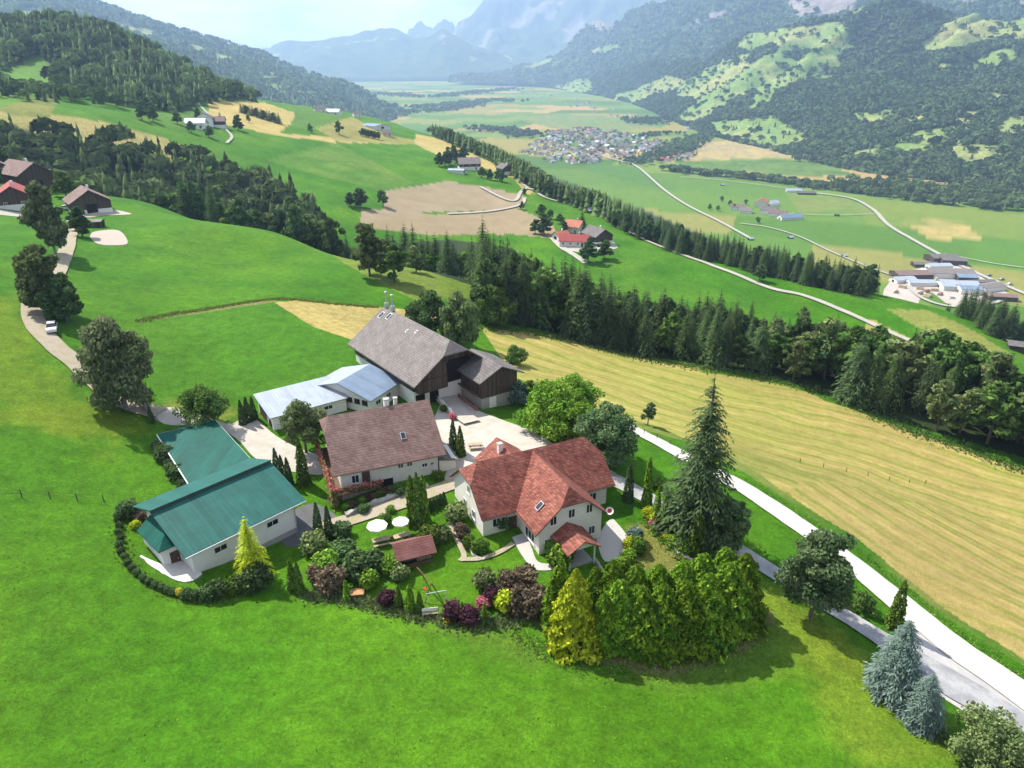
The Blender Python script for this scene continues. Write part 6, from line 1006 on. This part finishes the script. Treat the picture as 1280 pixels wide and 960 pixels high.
wallet('stone_edging', [(586,683),(592,694),(602,699),(610,696)], .22, .3, mat('pale_stone', (.55,.50,.42)), 'curved pale edging round the egg shaped shrubs', 'edging'); wallet('parapet', [(541,492),(549,502),(558,512),(566,520)], .9, .35, WHITE, 'white parapet wall beside the barn ramp', 'wall'); wallet('parapet', [(571,494),(582,503),(597,514)], .5, .3, mat('brick_kerb', (.30,.13,.09), .9, .2), 'low brick kerb on the granary side of the ramp', 'wall')
wallet('terrace_wall', [(176,696),(190,706),(206,718),(226,727),(240,726),(252,718)], .16, .2, WHITE, 'low white wall around the annex terrace', 'wall'); wallet('garden_wall', [(742,700),(752,714),(760,724)], .5, .25, CONC, 'grey retaining wall at the terrace edge', 'wall'); wallet('retaining_wall', [(178,506),(186,516),(196,526)], .9, .3, CONC, 'grey retaining wall at the bend behind the carport', 'wall')
def fence(pix, label, sp=3.2, h=1.15, rails=2):
    L = smooth_line([G(px, py)[:2] for px, py in pix], 30); s = np.r_[0, np.cumsum(np.linalg.norm(np.diff(L, axis=0), axis=1))]; q = np.arange(0, s[-1], sp); x = np.interp(q, s, L[:, 0]); y = np.interp(q, s, L[:, 1]); z = hz(x, y); e = empty('fence', (x[0], y[0], z[0]), 0, label, 'fence'); rnd = random.Random(3); tops = []
    for i in range(len(x)):
        a = Vector((x[i]-x[0], y[i]-y[0], z[i]-z[0])); t_ = a+Vector((rnd.uniform(-.06,.06), rnd.uniform(-.06,.06), h)); MB().bar(a-Vector((0,0,.4)), t_, .07, .055, 6).build('post', WOODD, e); tops.append((a, t_))
    for k in range(rails):
        b = MB(); f = .55+.38*k
        for (a, t_), (a2, t2) in zip(tops[:-1], tops[1:]): b.bar(a*(1-f)+t_*f, a2*(1-f)+t2*f, .02)
        b.build('rail', WOODD, e)
fence([(-10,622),(40,622),(90,626),(150,628)], 'post and wire fence across the left meadow', 3.0); fence([(0,376),(20,378),(36,377)], 'short wire fence left of the farm road', 3.4); fence([(1000,578),(1060,590),(1130,603),(1175,604)], 'line of thin posts crossing the hay field', 4.6, .8, 0); fence([(805,543),(830,553),(850,562)], 'timber fence along the gravel road behind the spruce', 2.4, 1.0, 2)
# grassy field bank and rough tufts
def tufts(name, pix, n, wid, s, lf, label, seed):
    rng = np.random.default_rng(seed); L = smooth_line([G(px, py)[:2] for px, py in pix], 20); k = rng.integers(0, len(L), n); C = L[k]+rng.normal(size=(n, 2))*wid; z = hz(C[:, 0], C[:, 1]); C = np.c_[C, z+s*.35*rng.random(n)]; V, c = leafquads(C, rng.normal(size=(n, 3))*[1, 1, .4]+[0, -.3, .3], s, rng, rng.random(n), 2.2, np.array([0, 0, 1.0])); prop(link(name, quadmesh(name, V, c, LF[lf])), label, None, None, 'stuff')
tufts('bank_grass', [(172,402),(220,392),(280,383),(345,374),(400,378),(470,384)], 2600, .5, .32, 'grasses', 'rough grass bank between the two left meadows', 1)
tufts('verge_grass', [(930,598),(1020,656),(1100,710),(1180,776),(1280,850)], 600, .5, .18, 'grasses', 'rough green verge between road and hay field', 2); tufts('verge_grass', [(640,792),(700,822),(790,838),(880,828),(950,792)], 1200, .8, .2, 'grasses', 'dry rough grass in front of the cypress screen', 3); tufts('verge_grass', [(150,655),(156,696),(190,730),(240,750),(300,744)], 700, .5, .2, 'grasses', 'rough grass along the dotted hedge', 4); tufts('border_plants', [(384,745),(430,748),(480,760),(540,774),(600,782),(650,775)], 2600, .6, .3, 'olive', 'low border plants along the meadow edge of the garden', 5); tufts('border_plants', [(815,655),(830,668),(845,684),(868,698),(882,708)], 1500, .8, .28, 'lime', 'low cushions filling the rock garden', 6)
tufts('bank_grass', [(352,292),(425,312),(500,332),(590,352)], 2500, 1.0, .8, 'grasses', 'rough grass on the crest of the upper meadow', 8); tufts('wood_edge_undergrowth', [(600,409),(700,423),(800,448),(880,461),(960,474),(1040,495),(1120,531),(1200,558),(1290,592)], 3600, 1.6, .42, 'broad', 'undergrowth along the wood edge of the hay field', 9)

n = 6000; q = RNG.random((n, 2))*[150, 48]+[-72, 36]; q = q[(fbm(q[:, 0]/5, q[:, 1]/5, 71, 3) > -.1)]; qx, qy, _ = proj(q[:, 0], q[:, 1], hz(q[:, 0], q[:, 1])); ok = ~inpoly(qx, qy, [(120,640),(180,600),(400,560),(700,560),(960,690),(1100,790),(1210,880),(1400,1000),(1400,300),(100,300)]) & ~inpoly(qx, qy, [(140,640),(400,640),(960,690),(965,800),(830,845),(640,800),(380,765),(240,765),(150,710)])
q = q[ok]; C = np.c_[q, hz(q[:, 0], q[:, 1])+.05]; V, c = leafquads(C, RNG.normal(size=(len(C), 3))*[1, 1, .4]+[0, -.3, .5], RNG.uniform(.08, .2, len(C)), RNG, RNG.random(len(C)), 1.8, np.array([0, 0, 1.0])); prop(link('meadow_grass', quadmesh('meadow_grass', V, c, LF['meadow'])), 'tufts of longer grass in the near meadow', None, None, 'stuff')
# ------------------------------------------------------------------ air, sky, sun, camera
EL, AZX, AZY = 51, -.80, .60   # sun high on the left, a little beyond the farm
hm = bpy.data.materials.new('summer_haze'); hm.use_nodes = True; t = hm.node_tree; t.nodes.clear(); o_ = t.nodes.new('ShaderNodeOutputMaterial')
v_ = t.nodes.new('ShaderNodeVolumePrincipled'); v_.inputs['Color'].default_value = (.44, .63, 1, 1); v_.inputs['Density'].default_value = HAZE; v_.inputs['Anisotropy'].default_value = .3; v_.inputs['Absorption Color'].default_value = (.08, .08, .08, 1)
t.links.new(v_.outputs[0], o_.inputs['Volume'])
hb = MB().box(-17000, 17000, -900, 20000, VALLEY-90, 2600).build('haze', hm); prop(hb, 'thin blue summer haze filling the valley', None, None, 'stuff'); hb.visible_shadow = True
w = bpy.data.worlds.new('World'); sc.world = w; w.use_nodes = True; t = w.node_tree; t.nodes.clear(); b = NB(t)
sky = b.n('ShaderNodeTexSky', sky_type='NISHITA', sun_disc=False); sky.sun_elevation = R(EL); sky.sun_rotation = math.atan2(AZX, AZY); sky.air_density = 1.0; sky.dust_density = 1.2
tc = b.n('ShaderNodeTexCoord').outputs['Generated']; mp = b.n('ShaderNodeMapping'); mp.inputs['Scale'].default_value = (1, 1, 3.2); t.links.new(tc, mp.inputs[0])
n1 = b.noise(mp.outputs[0], 4.2, 8, .62); cl = b.mapr(n1, .42, .58, 0.1, 1)
col = b.mix(b.math('MULTIPLY', cl, .9), b.mix(1.0, sky.outputs[0], (.55, .72, .98, 1), 'MULTIPLY'), (9.5, 9.6, 9.8, 1))
bg = b.n('ShaderNodeBackground'); b.set(bg.inputs[0], col); bg.inputs[1].default_value = .070
wo = t.nodes.new('ShaderNodeOutputWorld'); t.links.new(bg.outputs[0], wo.inputs[0])
sl = bpy.data.lights.new('sun', 'SUN'); sl.energy = 5.0; sl.angle = R(.53); sl.color = (1, .955, .88); so = bpy.data.objects.new('sun', sl); COL.objects.link(so)
n_ = math.hypot(AZX, AZY); dv = Vector((AZX/n_*math.cos(R(EL)), AZY/n_*math.cos(R(EL)), math.sin(R(EL)))); so.rotation_euler = dv.to_track_quat('Z', 'Y').to_euler(); so.location = (-60, 60, 120)
cd = bpy.data.cameras.new('camera'); cd.sensor_width = 36; cd.lens = F/1280*36; cd.clip_start = 1; cd.clip_end = 60000
co = bpy.data.objects.new('camera', cd); COL.objects.link(co); co.location = (0, 0, HC); co.rotation_euler = (math.pi/2-PITCH, 0, 0); sc.camera = co
vs = sc.view_settings; sc.display_settings.display_device = 'sRGB'; vs.view_transform = 'Standard'; vs.look = 'None'; vs.exposure = EXPO; vs.gamma = 1; vs.use_curve_mapping = False
cy = sc.cycles; cy.use_denoising = True; cy.max_bounces = 5; cy.diffuse_bounces = 2; cy.glossy_bounces = 2; cy.transmission_bounces = 2; cy.volume_bounces = 1; cy.transparent_max_bounces = 4; cy.caustics_reflective = False; cy.caustics_refractive = False
cy.use_adaptive_sampling = True; cy.adaptive_threshold = .02
